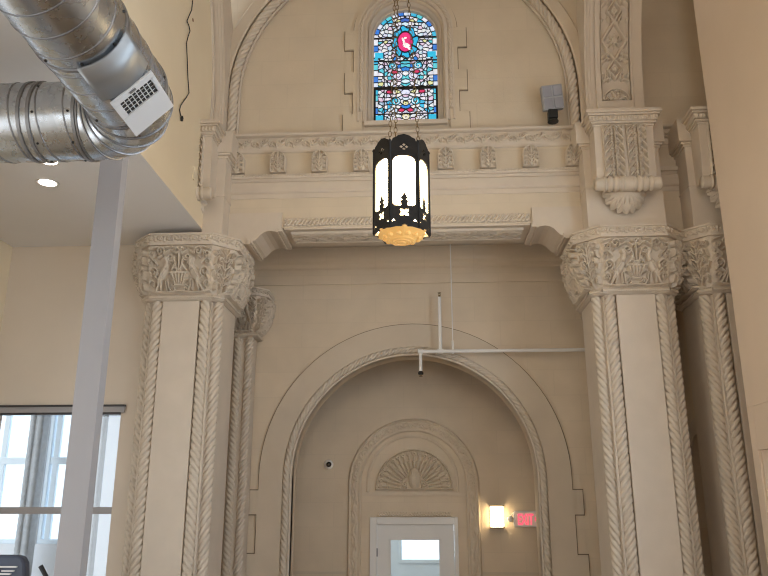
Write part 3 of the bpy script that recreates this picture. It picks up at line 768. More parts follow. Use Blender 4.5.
# lower beaded band and the carved soffit
LX0, LX1 = -1.52, 1.14
g = MB(); g.grid(lambda a, t, h: (LX0+a*(LX1-LX0), Yw-.004-h, 5.045+t*.10), relief_chain(LX1-LX0, .10, 62, 760, 26, .022)); epart(g, 'beaded_band', M['relief'], True)
g = MB(); SX0, SX1 = LX0+.06, LX1-.06
g.grid(lambda a, t, h: (SX0+a*(SX1-SX0), 7.80+t*.30, 5.026-h), relief_guilloche(SX1-SX0, .30, 9, 620, 70, .045)); epart(g, 'carved_soffit', M['relief'], True)
m = MB()
for a, b in ((7.725, 7.79), (8.11, 8.275)): m.box(LX0, LX1, a, b, 5.012, 5.03)
m.box(LX0, SX0, 7.79, 8.11, 5.012, 5.03); m.box(SX1, LX1, 7.79, 8.11, 5.012, 5.03); epart(m, 'soffit_frame', M['stone'])
# the same mouldings in the narrow bay beyond the right pier
m = MB()
for P_ in (CORN, BEAD, LOW): m.prism(P_, lambda p, d: (d, p[0], p[1]), 2.45, 2.78)
m.v = [(x, y+.03, z) for x, y, z in m.v]
be = fix(m.build('trim_3', M['stone'])); struct(be, 'short run of the beam mouldings in the narrow gap between two piers', 'moulding')
g = MB(); g.grid(lambda a, t, h: (2.45+a*.33, Yw-.001-h, 5.97+t*.115), relief_scrollband(.33, .115, 4, 96, 28, .028)); g.build('vine_frieze', M['relief'], be, smooth=True)
def corbel(sgn, cx, label):
    # S-curved corner piece from the soffit down to the capital
    prof = [(0, 5.20), (0, 5.012), (.025, 5.008), (.03, 4.985), (.065, 4.98), (.085, 4.982), (.13, 4.99), (.18, 4.98), (.22, 4.955), (.255, 4.915), (.285, 4.885), (.32, 4.872), (.335, 4.862), (.36, 4.862), (.365, 4.845), (.60, 4.845), (.60, 5.20)]
    e = empty('lintel_corbel', (cx, 7.62, 4.845), label, 'corbel')
    m = MB(); m.prism([(sgn*a, b-4.845) for a, b in prof], lambda p, d: (p[0], d, p[1]), .07, .66)
    body = fix(m.build('body', M['stone'], e))
    m = MB()
    for a0, a1, z0, z1 in ((-.015, .035, 4.972, 5.012), (.035, .06, 4.962, 5.0), (.315, .335, 4.845, 4.90), (.335, .37, 4.835, 4.89)):
        xa, xb = sorted((sgn*a0, sgn*a1)); m.box(xa, xb, .05, .66, z0-4.845, z1-4.845)
    m.build('fillet', M['stone'], e, bevel=.005)
    return e
corbel(1, 1.16, 'curved plaster corbel joining the carved lintel to the capital beside the tan wall end')
corbel(-1, -1.54, 'curved plaster corbel joining the carved lintel to the capital nearer the cream wall')

# ------------------------------------------------------------------ stained glass window
def attr_glass(name):
    m, n, b = nt(name)
    a = n.nodes.new('ShaderNodeAttribute'); a.attribute_name = 'pane_colour'
    n.links.new(a.outputs['Color'], b.inputs['Base Color']); n.links.new(a.outputs['Color'], b.inputs['Emission Color'])
    b.inputs['Emission Strength'].default_value = 1.0; b.inputs['Roughness'].default_value = .25  # emission stands in for daylight shining through the panes
    return m
GH = GZ1-GZ0; NXg, NYg = 128, 262
def glass_design():
    xs = (np.arange(NXg)+.5)/NXg*2-1; ys = (np.arange(NYg)+.5)/NYg     # x -1..1, y 0 foot..1 crown
    X, Y = np.meshgrid(xs*GR, ys*GH)
    ax = np.abs(X)
    # mirrored irregular cells
    S = []
    for i in range(7):
        for j in range(32): S.append((GR*(i+.5+rng.uniform(-.42, .42))/7, GH*(j+.5+rng.uniform(-.45, .45))/32))
    S = np.array(S); pal = [(.62, .66, .86), (.75, .74, .86), (.55, .72, .85), (.80, .80, .82), (.05, .42, .68), (.03, .20, .62), (.10, .50, .62), (.50, .34, .62), (.66, .50, .66), (.66, .68, .34), (.05, .12, .42), (.70, .76, .82), (.45, .60, .78)]
    wts = np.array([17, 16, 10, 12, 8, 4, 6, 3, 6, 1.5, 2, 10, 6.]); wts /= wts.sum()
    ci = rng.choice(len(pal), len(S), p=wts)
    D = np.sqrt((ax[..., None]-S[:, 0])**2+(Y[..., None]-S[:, 1])**2); o = np.sort(D, -1); k = D.argmin(-1)
    C = np.array(pal)[ci][k]; lead = (o[..., 1]-o[..., 0]) < .0056
    C = C*(.85+.3*rng.rand(NYg, NXg))[..., None]
    # painted veins within the cells
    v = np.sin(X*140+3*np.sin(Y*60))*np.sin(Y*120+2.5*np.sin(ax*70)); C[v > .80] *= .55
    def put(mask, col, ld=None):
        C[mask] = np.array(col)*(.88+.24*rng.rand(mask.sum()))[:, None]; lead[mask] = False
        if ld is not None: lead[ld] = True
    # curls and leaves of clear glass in symmetrical places
    for cx, cy, r, col in ((.115, .33, .05, (.03, .45, .62)), (.15, .80, .045, (.06, .48, .66)), (.0, .30, .03, (.66, .66, .3)), (.09, .66, .05, (.66, .64, .86)), (.0, .13, .04, (.74, .70, .45))):
        d = np.hypot(ax-cx, Y-cy); put(d < r, col, (d >= r) & (d < r+.006)); an0 = np.arctan2(Y-cy, ax-cx); spi = np.abs(((d/r*1.3+an0/(2*PI)) % 1)-.5) < .11; C[(d < r*.92) & spi] = (.78, .80, .92); lead[(d < r*.92) & (np.abs(((d/r*1.3+an0/(2*PI)) % 1)-.2) < .06)] = True
    for cx, cy in ((.05, .21), (.19, .45), (.13, .71)): 
        d = np.hypot((ax-cx)/1.5, Y-cy); put(d < .022, (.55, .04, .12), (d >= .022) & (d < .028))
    # side borders of blue blocks
    hh = np.minimum(GR-ax, 9); top = Y > GH-GR
    rad = np.hypot(X, Y-(GH-GR)); edge = np.where(top, GR-rad, GR-ax)
    bl = (np.floor(np.where(top, np.arctan2(Y-(GH-GR), X)*GR*1.0+9, Y)/.082)).astype(int)
    b = edge < .045
    for kk, col in enumerate(((.05, .42, .66), (.60, .68, .85), (.04, .18, .60), (.66, .70, .80), (.10, .52, .62))): put(b & (bl % 5 == kk), col)
    frac = np.where(top, np.arctan2(Y-(GH-GR), X)*GR+9, Y)/.082 % 1
    lead |= (edge < .052) & (edge > .045); lead |= b & (frac < .08)
    # bottom corners, cross bars
    for y0, y1 in ((.03, .15), (.90, .98)):
        mk = (ax > GR-.11) & (ax < GR-.012) & (Y > y0) & (Y < y1) & ~top; put(mk, (.03, .42, .66))
        lead |= (ax > GR-.12) & (ax < GR-.11) & (Y > y0) & (Y < y1) & ~top
    for y, w in ((.165, .006), (.50, .016), (.86, .007), (1.17, .007), (.02, .02)): lead |= np.abs(Y-y) < w
    lead |= (np.abs(ax-.25) < .005) & (Y < .86)
    lead |= (Y < .5) & (ax > GR-.022)
    # medallion: white bird on crimson in a blue wreath
    cy = 1.115; d = np.hypot(X/.088, (Y-cy)/.135); d2 = np.hypot(X/.145, (Y-cy)/.205); an = np.arctan2((Y-cy)/.205, X/.145)
    w_ = (d2 < 1+.08*np.sin(an*8)); put(w_, (.03, .40, .68), (d2 < 1.06+.08*np.sin(an*8)) & ~w_)
    lead |= w_ & (np.abs(((an*8/PI) % 2)-1) < .13) & (d > 1.1)
    put(d < 1, (.62, .03, .17), (d >= 1) & (d < 1.1))
    def blob(cx, c2, a, bb, rot=0):
        c, s = math.cos(rot), math.sin(rot); x = X-cx; y = Y-c2; return ((x*c+y*s)/a)**2+((-x*s+y*c)/bb)**2 < 1
    bird = blob(.012, cy-.045, .045, .030, -.5) | blob(-.018, cy+.005, .013, .05, .25) | blob(-.005, cy+.055, .024, .014, .2) | blob(-.028, cy+.05, .014, .012) | blob(.045, cy-.085, .016, .035, .6)
    put(bird, (.92, .86, .88)); lead[bird & (rng.rand(NYg, NXg) < .04)] = True
    inside = ~top | (rad < GR)
    return np.clip(C, 0, 1), lead & inside, inside
GC, GLD, GIN = glass_design()
def cells(mask, y, colours=None):
    idx = -np.ones((NYg+1, NXg+1), int); vs = []; fs = []; cols = []
    for j, i in zip(*np.nonzero(mask)):
        q = []
        for dj, di in ((0, 0), (0, 1), (1, 1), (1, 0)):
            if idx[j+dj, i+di] < 0:
                idx[j+dj, i+di] = len(vs); vs.append((GX-GR+2*GR*(i+di)/NXg, y, GZ0+GH*(j+dj)/NYg))
            q.append(int(idx[j+dj, i+di]))
        fs.append(q)
        if colours is not None: cols.append(colours[j, i])
    return vs, fs, cols
GY = 7.90
w1 = MB(); jt = arch_frames(GX, GZ1-GR, GR, GY, GZ0, 40)
w1.sweep([(p, a, b) for p, a, b in jt], [(0, 0), (0, .05), (.02, .055), (.025, .10), (.05, .14), (.06, .14), (.06, -.02), (0, -.02)])
w1.box(GX-GR-.02, GX+GR+.02, GY-.05, GY+.02, GZ0-.03, GZ0+.004)
w1o = w1.build('window_1', M['stone']); struct(fix(w1o), 'arched stained glass window with a white bird on a crimson medallion', 'window')
vs, fs, cols = cells(GIN & ~GLD, GY, GC); m = MB(); m.add(vs, fs); me = m.mesh('stained_glass', attr_glass('coloured_glass'))
at_ = me.color_attributes.new('pane_colour', 'FLOAT_COLOR', 'CORNER')
buf = np.ones((len(me.loops), 4), np.float32); buf[:, :3] = np.repeat(np.array(cols), 4, 0); me.color_attributes['pane_colour'].data.foreach_set('color', buf.ravel())
o = bpy.data.objects.new('stained_glass', me); COL.objects.link(o); o.parent = w1o
vs, fs, _ = cells(GLD, GY-.006); m = MB(); m.add(vs, fs); o = m.build('leading', M['black'], w1o); sd = o.modifiers.new('thick', 'SOLIDIFY'); sd.thickness = .014; sd.offset = 0
m = MB(); m.box(GX-GR-.10, GX+GR+.10, 7.70, GY-.02, GZ0-.07, GZ0-.015); m.build('window_sill', M['stone'], w1o, bevel=.008)
# outer surround of the stained glass
SCX, SCZ = -.18, GZ1-GR+.0
zs7 = lambda y: at(450, y, Y=7.74).z
Q4 = [(zs7(28), .705), (zs7(47), .60), (zs7(70), .70), (zs7(90), .605), (zs7(112), .715)]
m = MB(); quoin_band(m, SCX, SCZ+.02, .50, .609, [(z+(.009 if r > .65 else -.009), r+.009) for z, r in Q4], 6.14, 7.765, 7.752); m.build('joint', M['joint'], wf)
m = MB(); quoin_band(m, SCX, SCZ+.02, .50, .60, Q4, 6.14, 7.765, 7.728)
t4 = m.build('trim_4', M['wall']); struct(t4, 'stepped quoin band round the stained glass window', 'moulding')
m = MB(); m.sweep(arch_frames(SCX, SCZ+.02, .50, 7.76, 6.30, 40), [(-.055, -.02), (-.055, .03), (-.045, .04), (-.012, .03), (.0, .02), (.03, .02), (.035, .045), (.055, .045), (.06, .0)]); m.build('inner_moulding', M['stone'], t4)
fr, L = arch_param(SCX, SCZ+.02, .515, 7.735, 6.42); m = MB(); m.rope(fr, L, .026, .055, 1, 4, .42, 32); m.build('cable_moulding', M['relief'], t4, smooth=True)

# ------------------------------------------------------------------ vestibule wall with door and arched surround
DYW = 10.4; DC = (-.188, 2.397)
m = MB(); wall_with_rects(m, xz, -2.75, 3.3, 0, 5.3, [(-.69, .355, 0, 1.94)], DYW, DYW+.15)
wv = m.build('wall_vestibule', M['niche']); struct(wv, 'inner wall beyond the round arch, holding the white door', 'wall')
m = MB()
for a, b in ((-2.6, -1.06), (.69, 3.3)): m.box(a, b, DYW-.012, DYW, 1.28, 1.315)
t5 = m.build('trim_5', M['band']); struct(t5, 'thin flat dado strip low on the inner wall', 'moulding')
M['surround'] = plaster('surround_plaster', (.66, .555, .425), .04, .75, 4, .05)
sr = empty('door_surround', (DC[0], DYW, 0), 'arched plaster surround with a carved fan over the white door', 'door surround')
def sp(mb, name, mat, smooth=False, par=None):
    mb.v = [(v[0]-DC[0], v[1]-DYW, v[2]) for v in mb.v]; return mb.build(name, mat, par or sr, smooth=smooth)
m = MB(); m.sweep(arch_frames(*DC, .69, DYW, 0, 48), [(0, 0), (0, .03), (.012, .045), (.028, .045), (.035, .03), (.135, .03), (.142, .05), (.155, .055), (.165, .04), (.172, .025), (.178, .0)])
am = sp(m, 'arch_moulding', M['surround'])
frp = arch_frames(*DC, .69, DYW, 0, 120, 60); Hm = relief_scrollband(6.4, .095, 66, 240, 12, .014)
tot = len(frp); g = MB(); Hc = relief_scrollband(6.4, .095, 66, tot*2-1, 14, .026)
def carve(a, t, h):
    q = a*(tot-1); i = min(int(q), tot-2); f = q-i; p = frp[i][0].lerp(frp[i+1][0], f); n1 = frp[i][1].lerp(frp[i+1][1], f); return p+n1*(.038+t*.095)+V((0, -1, 0))*(.031+h)
g.grid(carve, Hc); sp(g, 'arch_carving', M['surround'], True, am)
# flat tympanum with the sunk lunette and carved fan
m = MB(); LZ = 2.315; LR = .60; LC = (-.20, 2.44)
zl = 2.275
m.sweep(arch_frames(LC[0], LC[1], LR-.03, DYW, zl, 40), [(0, 0), (0, .012), (.012, .022), (.03, .022), (.04, .0)]); m.box(DC[0]-.68, DC[0]+.68, DYW-.03, DYW, zl-.02, zl+.012); m.box(LC[0]-.62, LC[0]+.62, DYW-.022, DYW, zl+.012, zl+.028)
tp = sp(m, 'lunette_frame', M['surround'])
FR = .515; R = Relief(2*FR, FR+.03, 190, 100, None, -.02); 
R.stroke([(FR*.97*math.cos(a), FR*.97*math.sin(a)) for a in np.linspace(0, PI, 60)], .010); R.stroke([(-FR, -.008), (FR, -.008)], .010)
n = 19
for i in range(n):
    a = PI*(i+.5)/n; c, s_ = math.cos(a), math.sin(a)
    R.stroke([(c*.20, s_*.20), (c*.335, s_*.335)], .013, .021); R.disc(c*.335, s_*.335, .024, 1)
    R.stroke([(c*.37, s_*.37), (c*.43, s_*.43)], .018, .012); R.spiral(c*.45, s_*.45, .026, .006, a, 1.2, .009); R.disc(c*.20, s_*.20, .014, .8)
R.stroke([(.36*math.cos(a), .36*math.sin(a)) for a in np.linspace(0, PI, 50)], .007)
R.stroke([(.185*math.cos(a), .185*math.sin(a)) for a in np.linspace(0, PI, 40)], .007)
for sx in (-1, 1): R.spiral(sx*.13, .05, .04, .008, 0, 1.3, .011); R.leaf(sx*.10, .02, PI/2, .12, .016, sx*.6)
R.h[(np.hypot(R.X[None]/.082, (R.Y[:, None]-.13)/.14) < 1)] = 0
R.ellipse(0, .13, .078, .135, 0, 1.2)
for k in (-1, 0, 1): R.stroke([(k*.025, .05), (k*.025, .21)], .008, .008, 1.3)
FC = (-.175, 2.345)
g = MB(); g.grid(lambda a, t, h: (FC[0]+(a-.5)*2*FR, DYW-.004-h, FC[1]-.02+t*(FR+.03)), np.minimum(R.h, 1.3)*.055*((np.hypot(R.X[None], np.maximum(R.Y[:, None], 0)) < FR)))
g.f = [f for f in g.f if math.hypot(g.v[f[0]][0]-FC[0], max(0, g.v[f[0]][2]-FC[1])) < FR]
sp(g, 'carved_fan', M['surround'], True)
m = MB(); m.box(-.66, .30, DYW-.05, DYW, 2.0, 2.06); hs = sp(m, 'carved_lintel', M['surround'])
g = MB(); g.grid(lambda a, t, h: (-.655+a*.95, DYW-.0505-h, 2.004+t*.052), relief_chain(.95, .052, 26, 320, 16, .012)); sp(g, 'lintel_leaves', M['surround'], True, hs)
m = MB()
for s_ in (-1, 1):
    for z0, z1, w in ((2.08, 2.25, .06), (1.3, 2.08, .03)):
        xa, xb = sorted((DC[0]+s_*.865, DC[0]+s_*(.865+w))); m.box(xa, xb, DYW-.012, DYW, z0, z1)
sp(m, 'quoins', M['surround'])
# door
m = MB(); D0, D1 = -.69, .355
m.box(D0-.07, D0+.02, DYW-.035, DYW+.12, 0, 1.985); m.box(D1-.02, D1+.03, DYW-.035, DYW+.12, 0, 1.985); m.box(D0+.02, D1-.02, DYW-.035, DYW+.12, 1.893, 1.985)
d1 = m.build('door_1', M['white'], bevel=.006); struct(d1, 'white glazed door under the carved fan, its frame painted white', 'door')
m = MB(); wall_with_rects(m, xz, D0+.025, D1-.025, 0.01, 1.897, [(-.49, .135, .75, 1.70)], DYW+.01, DYW+.055); dl = m.build('door_leaf', M['white'], d1)
m = MB(); m.box(-.50, .145, DYW+.03, DYW+.037, .74, 1.71); m.build('pane', M['glass'], dl)
m = MB()
for a, b, c, e in ((-.515, -.49, .735, 1.715), (.135, .16, .735, 1.715), (-.515, .16, 1.70, 1.725), (-.515, .16, .72, .745)): m.box(a, b, DYW, DYW+.06, c, e)
m.build('glazing_bead', M['white'], dl)
m = MB(); m.lathe((.25, DYW-.055, 1.02), (0, 1, 0), [(.026, 0), (.03, .015), (.02, .03), (.012, .035), (.012, .07)], 14); m.build('door_knob', M['brass'], dl, smooth=True)
m = MB(); m.box(D0+.018, D0+.034, DYW-.045, DYW+.0, 1.50, 1.60); m.build('hinge', M['seam'], d1)
# porch beyond the door
m = MB(); wall_with_rects(m, xz, -1.6, 1.4, 0, 2.6, [(-.46, .75, 1.30, 2.35)], 12.2, 12.3); m.box(-1.6, -1.5, 10.56, 12.2, 0, 2.6); m.box(1.3, 1.4, 10.56, 12.2, 0, 2.6); m.box(-1.6, 1.4, 12.2, 12.3, 2.6, 2.7)
struct(m.build('wall_porch', M['bluewhite']), 'pale porch wall seen through the glass of the white door', 'wall')
outer_window('window_5', -.46, .75, 1.30, 2.35, 12.18, 2.30, (), 'bright porch window seen through the glass of the white door')
sh = empty('shrub', (.75, 14.6, -.1), 'green shrub outdoors, glimpsed through the door glass', 'shrub')
m = MB(); m.tube([(0, 0, 0), (.05, 0, .8), (0, 0, 1.3)], .03, 6); m.build('stem', M['grime'], sh)
m = MB()
for i in range(420):
    d = V((random.gauss(0, 1), random.gauss(0, 1), random.gauss(0, 1))).normalized(); c = V((0, 0, 1.15))+V((d.x*.6, d.y*.6, d.z*.48))*random.uniform(.4, 1)
    a = V((random.gauss(0, 1), random.gauss(0, 1), random.gauss(0, 1))).normalized(); b = a.cross(d).normalized(); m.add([c-a*.07, c+b*.03, c+a*.07, c-b*.03], [(0, 1, 2, 3)])
m.build('foliage', M['foliage'], sh)

# ------------------------------------------------------------------ wall lamp, exit sign, camera
P_ = at(497, 517, Y=DYW-.06)
ws = empty('wall_sconce', (P_.x, DYW, P_.z-.14), 'glowing square wall sconce between the arched door surround and the exit sign', 'wall lamp')
m = MB(); m.box(-.085, .085, -.02, 0, .0, .29); m.build('back_plate', M['white'], ws, bevel=.004)
m = MB(); m.box(-.084, .084, -.10, -.021, .018, .270); m.build('lamp_shade', M['sconceglass'], ws, bevel=.012)
for z0 in (.278, .002): m = MB(); m.box(-.095, .095, -.103, -.015, z0, z0+.010); m.build('cap', M['brass'], ws)
ex = at(513.5, 519, Y=DYW-.05); er = at(541, 519, Y=DYW-.05)
es = empty('exit_sign', (0, DYW, ex.z), 'red lettered EXIT sign on the inner wall, partly behind the arch edge', 'exit sign')
x0 = ex.x; x1 = x0+.325; cz = 0
m = MB(); m.prism([(x0+.02, -.10), (x1-.02, -.10), (x1, -.08), (x1, .08), (x1-.02, .10), (x0+.02, .10), (x0, .08), (x0, -.08)], lambda p, d: (p[0], d, p[1]), -.055, 0)
hs_ = fix(m.build('housing', M['white'], es, bevel=.006))
m = MB(); m.box(x0+.022, x1-.022, -.060, -.054, -.082, .082); m.build('face', M['exitface'], es)
def text(body, size, x, y, z, mat, par, name, sx=1):
    c = bpy.data.curves.new(name, 'FONT'); c.body = body; c.size = size; c.extrude = .003; c.offset = .0025; c.space_character = 1.0
    t = bpy.data.objects.new(name, c); COL.objects.link(t)
    bpy.context.view_layer.update()
    me = bpy.data.meshes.new_from_object(t.evaluated_get(bpy.context.evaluated_depsgraph_get())); bpy.data.objects.remove(t)
    me.materials.clear(); me.materials.append(mat)
    o = bpy.data.objects.new(name, me); COL.objects.link(o); o.parent = par; o.location = (x, y, z); o.rotation_euler = (PI/2, 0, 0); o.scale = (sx, 1, 1); return o
tx = text('EXIT', .19, x0+.050, -.064, -.068, M['exitred'], es, 'exit_lettering', .52)
m = MB(); q = x1-.052; m.add([(q, -.064, .03), (q+.028, -.064, 0), (q, -.064, -.03), (q, -.060, .03), (q+.028, -.060, 0), (q, -.060, -.03)], [(0, 1, 2), (3, 5, 4), (0, 3, 4, 1), (1, 4, 5, 2), (2, 5, 3, 0)]); m.build('arrow', M['exitred'], es)
m = MB(); m.tube([(x0, -.03, .05), (x0-.025, -.03, .05), (x0-.035, -.035, .03)], .008, 8); m.lathe((x0-.045, -.02, 0), (0, -1, 0), [(.03, 0), (.036, .02), (.04, .05), (.034, .056), (.0, .057)], 16)
m.build('emergency_lamp', M['white'], es, smooth=True)
k = at(328.5, 464.5, Y=DYW-.04)
sc_ = empty('wall_mounted_camera', (k.x, DYW, k.z), 'small white dome camera with a black lens on the inner wall', 'camera')
m = MB(); m.lathe((0, 0, 0), (0, -1, 0), [(.062, 0), (.064, .02), (.058, .04), (.05, .05)], 20); m.build('body', M['white'], sc_, smooth=True)
m = MB(); m.lathe((.006, -.045, 0), (0, -1, 0), [(.036, 0), (.036, .012), (.03, .026), (.016, .036), (.002, .038)], 18); m.build('lens', simple('lens_black', (.01, .01, .012), .1), sc_, smooth=True)

# ------------------------------------------------------------------ sprinkler pipe on the recessed wall
PY = 9.12; a = at(420.5, 351.5, Y=PY); b = at(587, 352, Y=PY); hz = a.z
pp = empty('sprinkler_pipe', (a.x, PY, hz), 'thin cream sprinkler pipe running level across the top of the round arch', 'pipe')
lx = lambda px, y=352: at(px, y, Y=PY).x-a.x
m = MB(); m.tube([(-.02, 0, 0), (2.05, 0, 0)], .022, 10); m.tube([(0, 0, .015), (0, 0, at(422, 372, Y=PY).z-hz)], .019, 10); 
u = lx(440.5); m.tube([(u, 0, 0), (u, 0, at(440, 297, Y=PY).z-hz)], .02, 10)
m.lathe((u-.035, 0, 0), UX, [(.028, 0), (.028, .07)], 10); m.lathe((-.03, 0, 0), UX, [(.03, 0), (.03, .06)], 10); m.build('pipework', M['white'], pp, smooth=False)
v = lx(453); zt = 5.3-hz
m = MB(); m.tube([(v, 0, -.03), (v-.0, 0, zt-.0)], .007, 6); m.lathe((v, 0, -.03), UZ, [(.014, 0), (.014, .16)], 8); m.build('hanger_rod', M['white'], pp)
def sprinkler(x, z, up):
    m = MB(); s_ = 1 if up else -1
    m.lathe((x, 0, z), UZ*s_, [(.012, 0), (.012, .02), (.006, .022), (.006, .03)], 8)
    for k in (-1, 1): m.tube([(x+k*.012, 0, z+s_*.01), (x+k*.014, 0, z+s_*.035), (x, 0, z+s_*.05)], .003, 5)
    m.lathe((x, 0, z+s_*.05), UZ*s_, [(.022, 0), (.022, .004)], 12); return m.build('sprinkler_head', M['brass'], pp)
sprinkler(u, at(440, 297, Y=PY).z-hz, True); 
zb = at(422, 372, Y=PY).z-hz; sprinkler(0, zb, False)
m = MB(); m.lathe((0, 0, zb-.03), UZ, [(.03, 0), (.034, .02), (.022, .04)], 12); m.build('sprinkler_collar', M['black'], pp)

# ------------------------------------------------------------------ flood light on the cornice
k0 = at(552, 110, Y=7.60)
fl = empty('flood_light', (k0.x, 7.60, 6.152), 'grey four-panel flood light standing on the beam beside the cable moulding', 'lamp')
fc = at(552, 98, Y=7.56); tilt = math.radians(16); ay = V((.06, -math.cos(tilt), math.sin(tilt)*-1)).normalized(); axx = V((.985, .05, .13)).normalized(); azz = axx.cross(-ay).normalized(); axx = azz.cross(ay).normalized()*-1
c0 = fc-V((k0.x, 7.60, 6.152))
m = MB(); m.obox(c0, axx, ay, azz, .112, .05, .135); m.build('housing', M['greyplastic'], fl, bevel=.008)
for i in (-1, 1):
    for j in (-1, 1):
        m = MB(); m.obox(c0+ay*.052+axx*(i*.055)+azz*(j*.066), axx, ay, azz, .048, .006, .058); m.build('lens', M['greylens'], fl, bevel=.006)
m = MB(); m.obox(V((c0.x, -.01, .085)), UX, UY, UZ, .05, .05, .05); m.lathe((c0.x, -.01, 0), UZ, [(.06, 0), (.06, .015), (.03, .02), (.03, .05)], 14); m.build('bracket', M['rubber'], fl, bevel=.004)
m = MB(); m.obox(c0-ay*.09+azz*.02, axx, ay, azz, .07, .05, .06); m.build('driver_box', M['greyplastic'], fl, bevel=.006)

# ------------------------------------------------------------------ pendant lantern
LSC = .86
LC_ = at(401.5, 190, Y=5.5); lz = 4.13
lan = empty('pendant_lantern', (LC_.x, 5.5, lz), 'black iron six-sided lantern with glowing glass hanging before the stained glass window', 'lantern')
lan.rotation_euler = (0, 0, math.radians(8))
AP = .187; SW = .2160
def cut_panel(outer, holes, th):
    c = bpy.data.curves.new('t', 'CURVE'); c.dimensions = '2D'; c.fill_mode = 'BOTH'; c.extrude = th/2
    for poly in [outer]+holes:
        s_ = c.splines.new('POLY'); s_.points.add(len(poly)-1); s_.use_cyclic_u = True
        for p, q in zip(s_.points, poly): p.co = (q[0], q[1], 0, 1)
    t = bpy.data.objects.new('t', c); COL.objects.link(t); bpy.context.view_layer.update()
    me = bpy.data.meshes.new_from_object(t.evaluated_get(bpy.context.evaluated_depsgraph_get())); bpy.data.objects.remove(t); bpy.data.curves.remove(c); return me
h = SW/2
def petal(cx, cy, r, rot=0):
    return [(cx+r*math.cos(a+rot), cy+r*math.sin(a+rot)) for a in np.linspace(0, 2*PI, 9)[:-1]]
Z_ = lambda P: [(x, y*LSC) for x, y in P]
outer = [(-h, -.035), (-h*.55, -.02), (h*.55, -.02), (h, -.035), (h, .775), (h*.86, .79), (h*.80, .815), (h*.55, .83), (h*.42, .845), (0, .86), (-h*.42, .845), (-h*.55, .83), (-h*.80, .815), (-h*.86, .79), (-h, .775)]
wv_ = h*.80; archp = [(wv_, .19)]+[(wv_*math.cos(a)**.8 if math.cos(a) > 0 else -(wv_*(-math.cos(a))**.8), .575+.075*math.sin(a)**.7) for a in np.linspace(0, PI, 19)]+[(-wv_, .19), (-wv_*.8, .172), (-wv_*.35, .172), (-.022, .182), (-.032, .215), (-.013, .226), (-.029, .25), (-.015, .262), (0, .305), (.015, .262), (.029, .25), (.013, .226), (.032, .215), (.022, .182), (wv_*.35, .172), (wv_*.8, .172)]
def diamond(cy, r): return [[(dx*r+r*.72*a, cy+dy*r+r*.72*b) for a, b in ((1, 0), (0, 1), (-1, 0), (0, -1))] for dx, dy in ((0, .95), (.95, 0), (0, -.95), (-.95, 0))]
def cross_(cy, r): return [[(r*.25+0*1, cy+r*.25), (r*.85, cy+r*.2), (r, cy+r*.9), (r*.2, cy+r*.85), (0, cy+r*.35), (-r*.2, cy+r*.85), (-r, cy+r*.9), (-r*.85, cy+r*.2), (-r*.3, cy), (-r*.85, cy-r*.2), (-r, cy-r*.9), (-r*.2, cy-r*.85), (0, cy-r*.35), (r*.2, cy-r*.85), (r, cy-r*.9), (r*.85, cy-r*.2), (r*.3, cy)]]
holes = [archp]+diamond(.735, .022)+cross_(.11, .034)+[[(-h*.9, .02), (-h*.62, .03), (-h*.75, .05)], [(h*.62, .03), (h*.9, .02), (h*.75, .05)]]
pm = cut_panel(Z_(outer), [Z_(q) for q in holes], .010); pm.materials.clear(); pm.materials.append(M['black'])
gm = MB(); gm.box(-h*.93, h*.93, -.004, .004, .01, .70*LSC); gmesh = gm.mesh('glass_panel', M['lampglass'])
gm2 = MB(); gm2.box(-h*.9, h*.9, -.004, .004, .70, .80); 
for k in range(6):
    a = k*PI/3-PI/2
    o = bpy.data.objects.new('iron_panel', pm); COL.objects.link(o); o.parent = lan
    o.location = (AP*math.cos(a), AP*math.sin(a), 0); o.rotation_euler = (PI/2, 0, a+PI/2)
    o = bpy.data.objects.new('glass_panel', gmesh); COL.objects.link(o); o.parent = lan
    o.location = ((AP-.014)*math.cos(a), (AP-.014)*math.sin(a), 0); o.rotation_euler = (0, 0, a+PI/2)
    m = MB(); rr = AP/math.cos(PI/6); aa = a+PI/6; m.lathe((rr*math.cos(aa), rr*math.sin(aa), -.02), UZ, [(.009, 0), (.009, .80*LSC), (.014, .803*LSC), (.014, .815*LSC), (.002, .835*LSC)], 8); m.build('corner_rod', M['black'], lan, smooth=True)
m = MB(); m.lathe((0, 0, .70*LSC), UZ, [(.19, 0), (.19, .006)], 6, 0); m.build('top_plate', M['black'], lan)
m = MB(); m.lathe((0, 0, -.07), UZ, [(.09, 0), (.11, .004), (.198, .052), (.205, .06), (.02, .062)], 6, PI/6*0); bw = m.build('amber_bowl', M['bowl'], lan)
m = MB(); m.lathe((0, 0, -.071), UZ*-1, [(.098, -.01), (.098, .0), (.085, .006), (.082, .0), (.068, .002), (.065, .010), (.05, .012), (.047, .006), (.03, .008), (.026, .016), (.002, .02)], 28); m.build('ringed_boss', M['bowl'], bw, smooth=False)
for k in range(12):
    m = MB(); a = 2*PI*(k+.5)/12; m.lathe((.135*math.cos(a), .135*math.sin(a), -.048), V((math.cos(a)*.5, math.sin(a)*.5, -1)), [(.020, -.004), (.018, .006), (.010, .012), (.002, .014)], 8)
    m.build('bowl_bead', M['bowl'], bw, smooth=True)
m = MB(); m.lathe((.0, -.17, -.006), V((0, -1, 0)), [(.010, 0), (.014, .012), (.010, .024), (.002, .03)], 10); m.build('latch_knob', M['brass'], lan, smooth=True)
TOP = V((0, 0, 3.45))
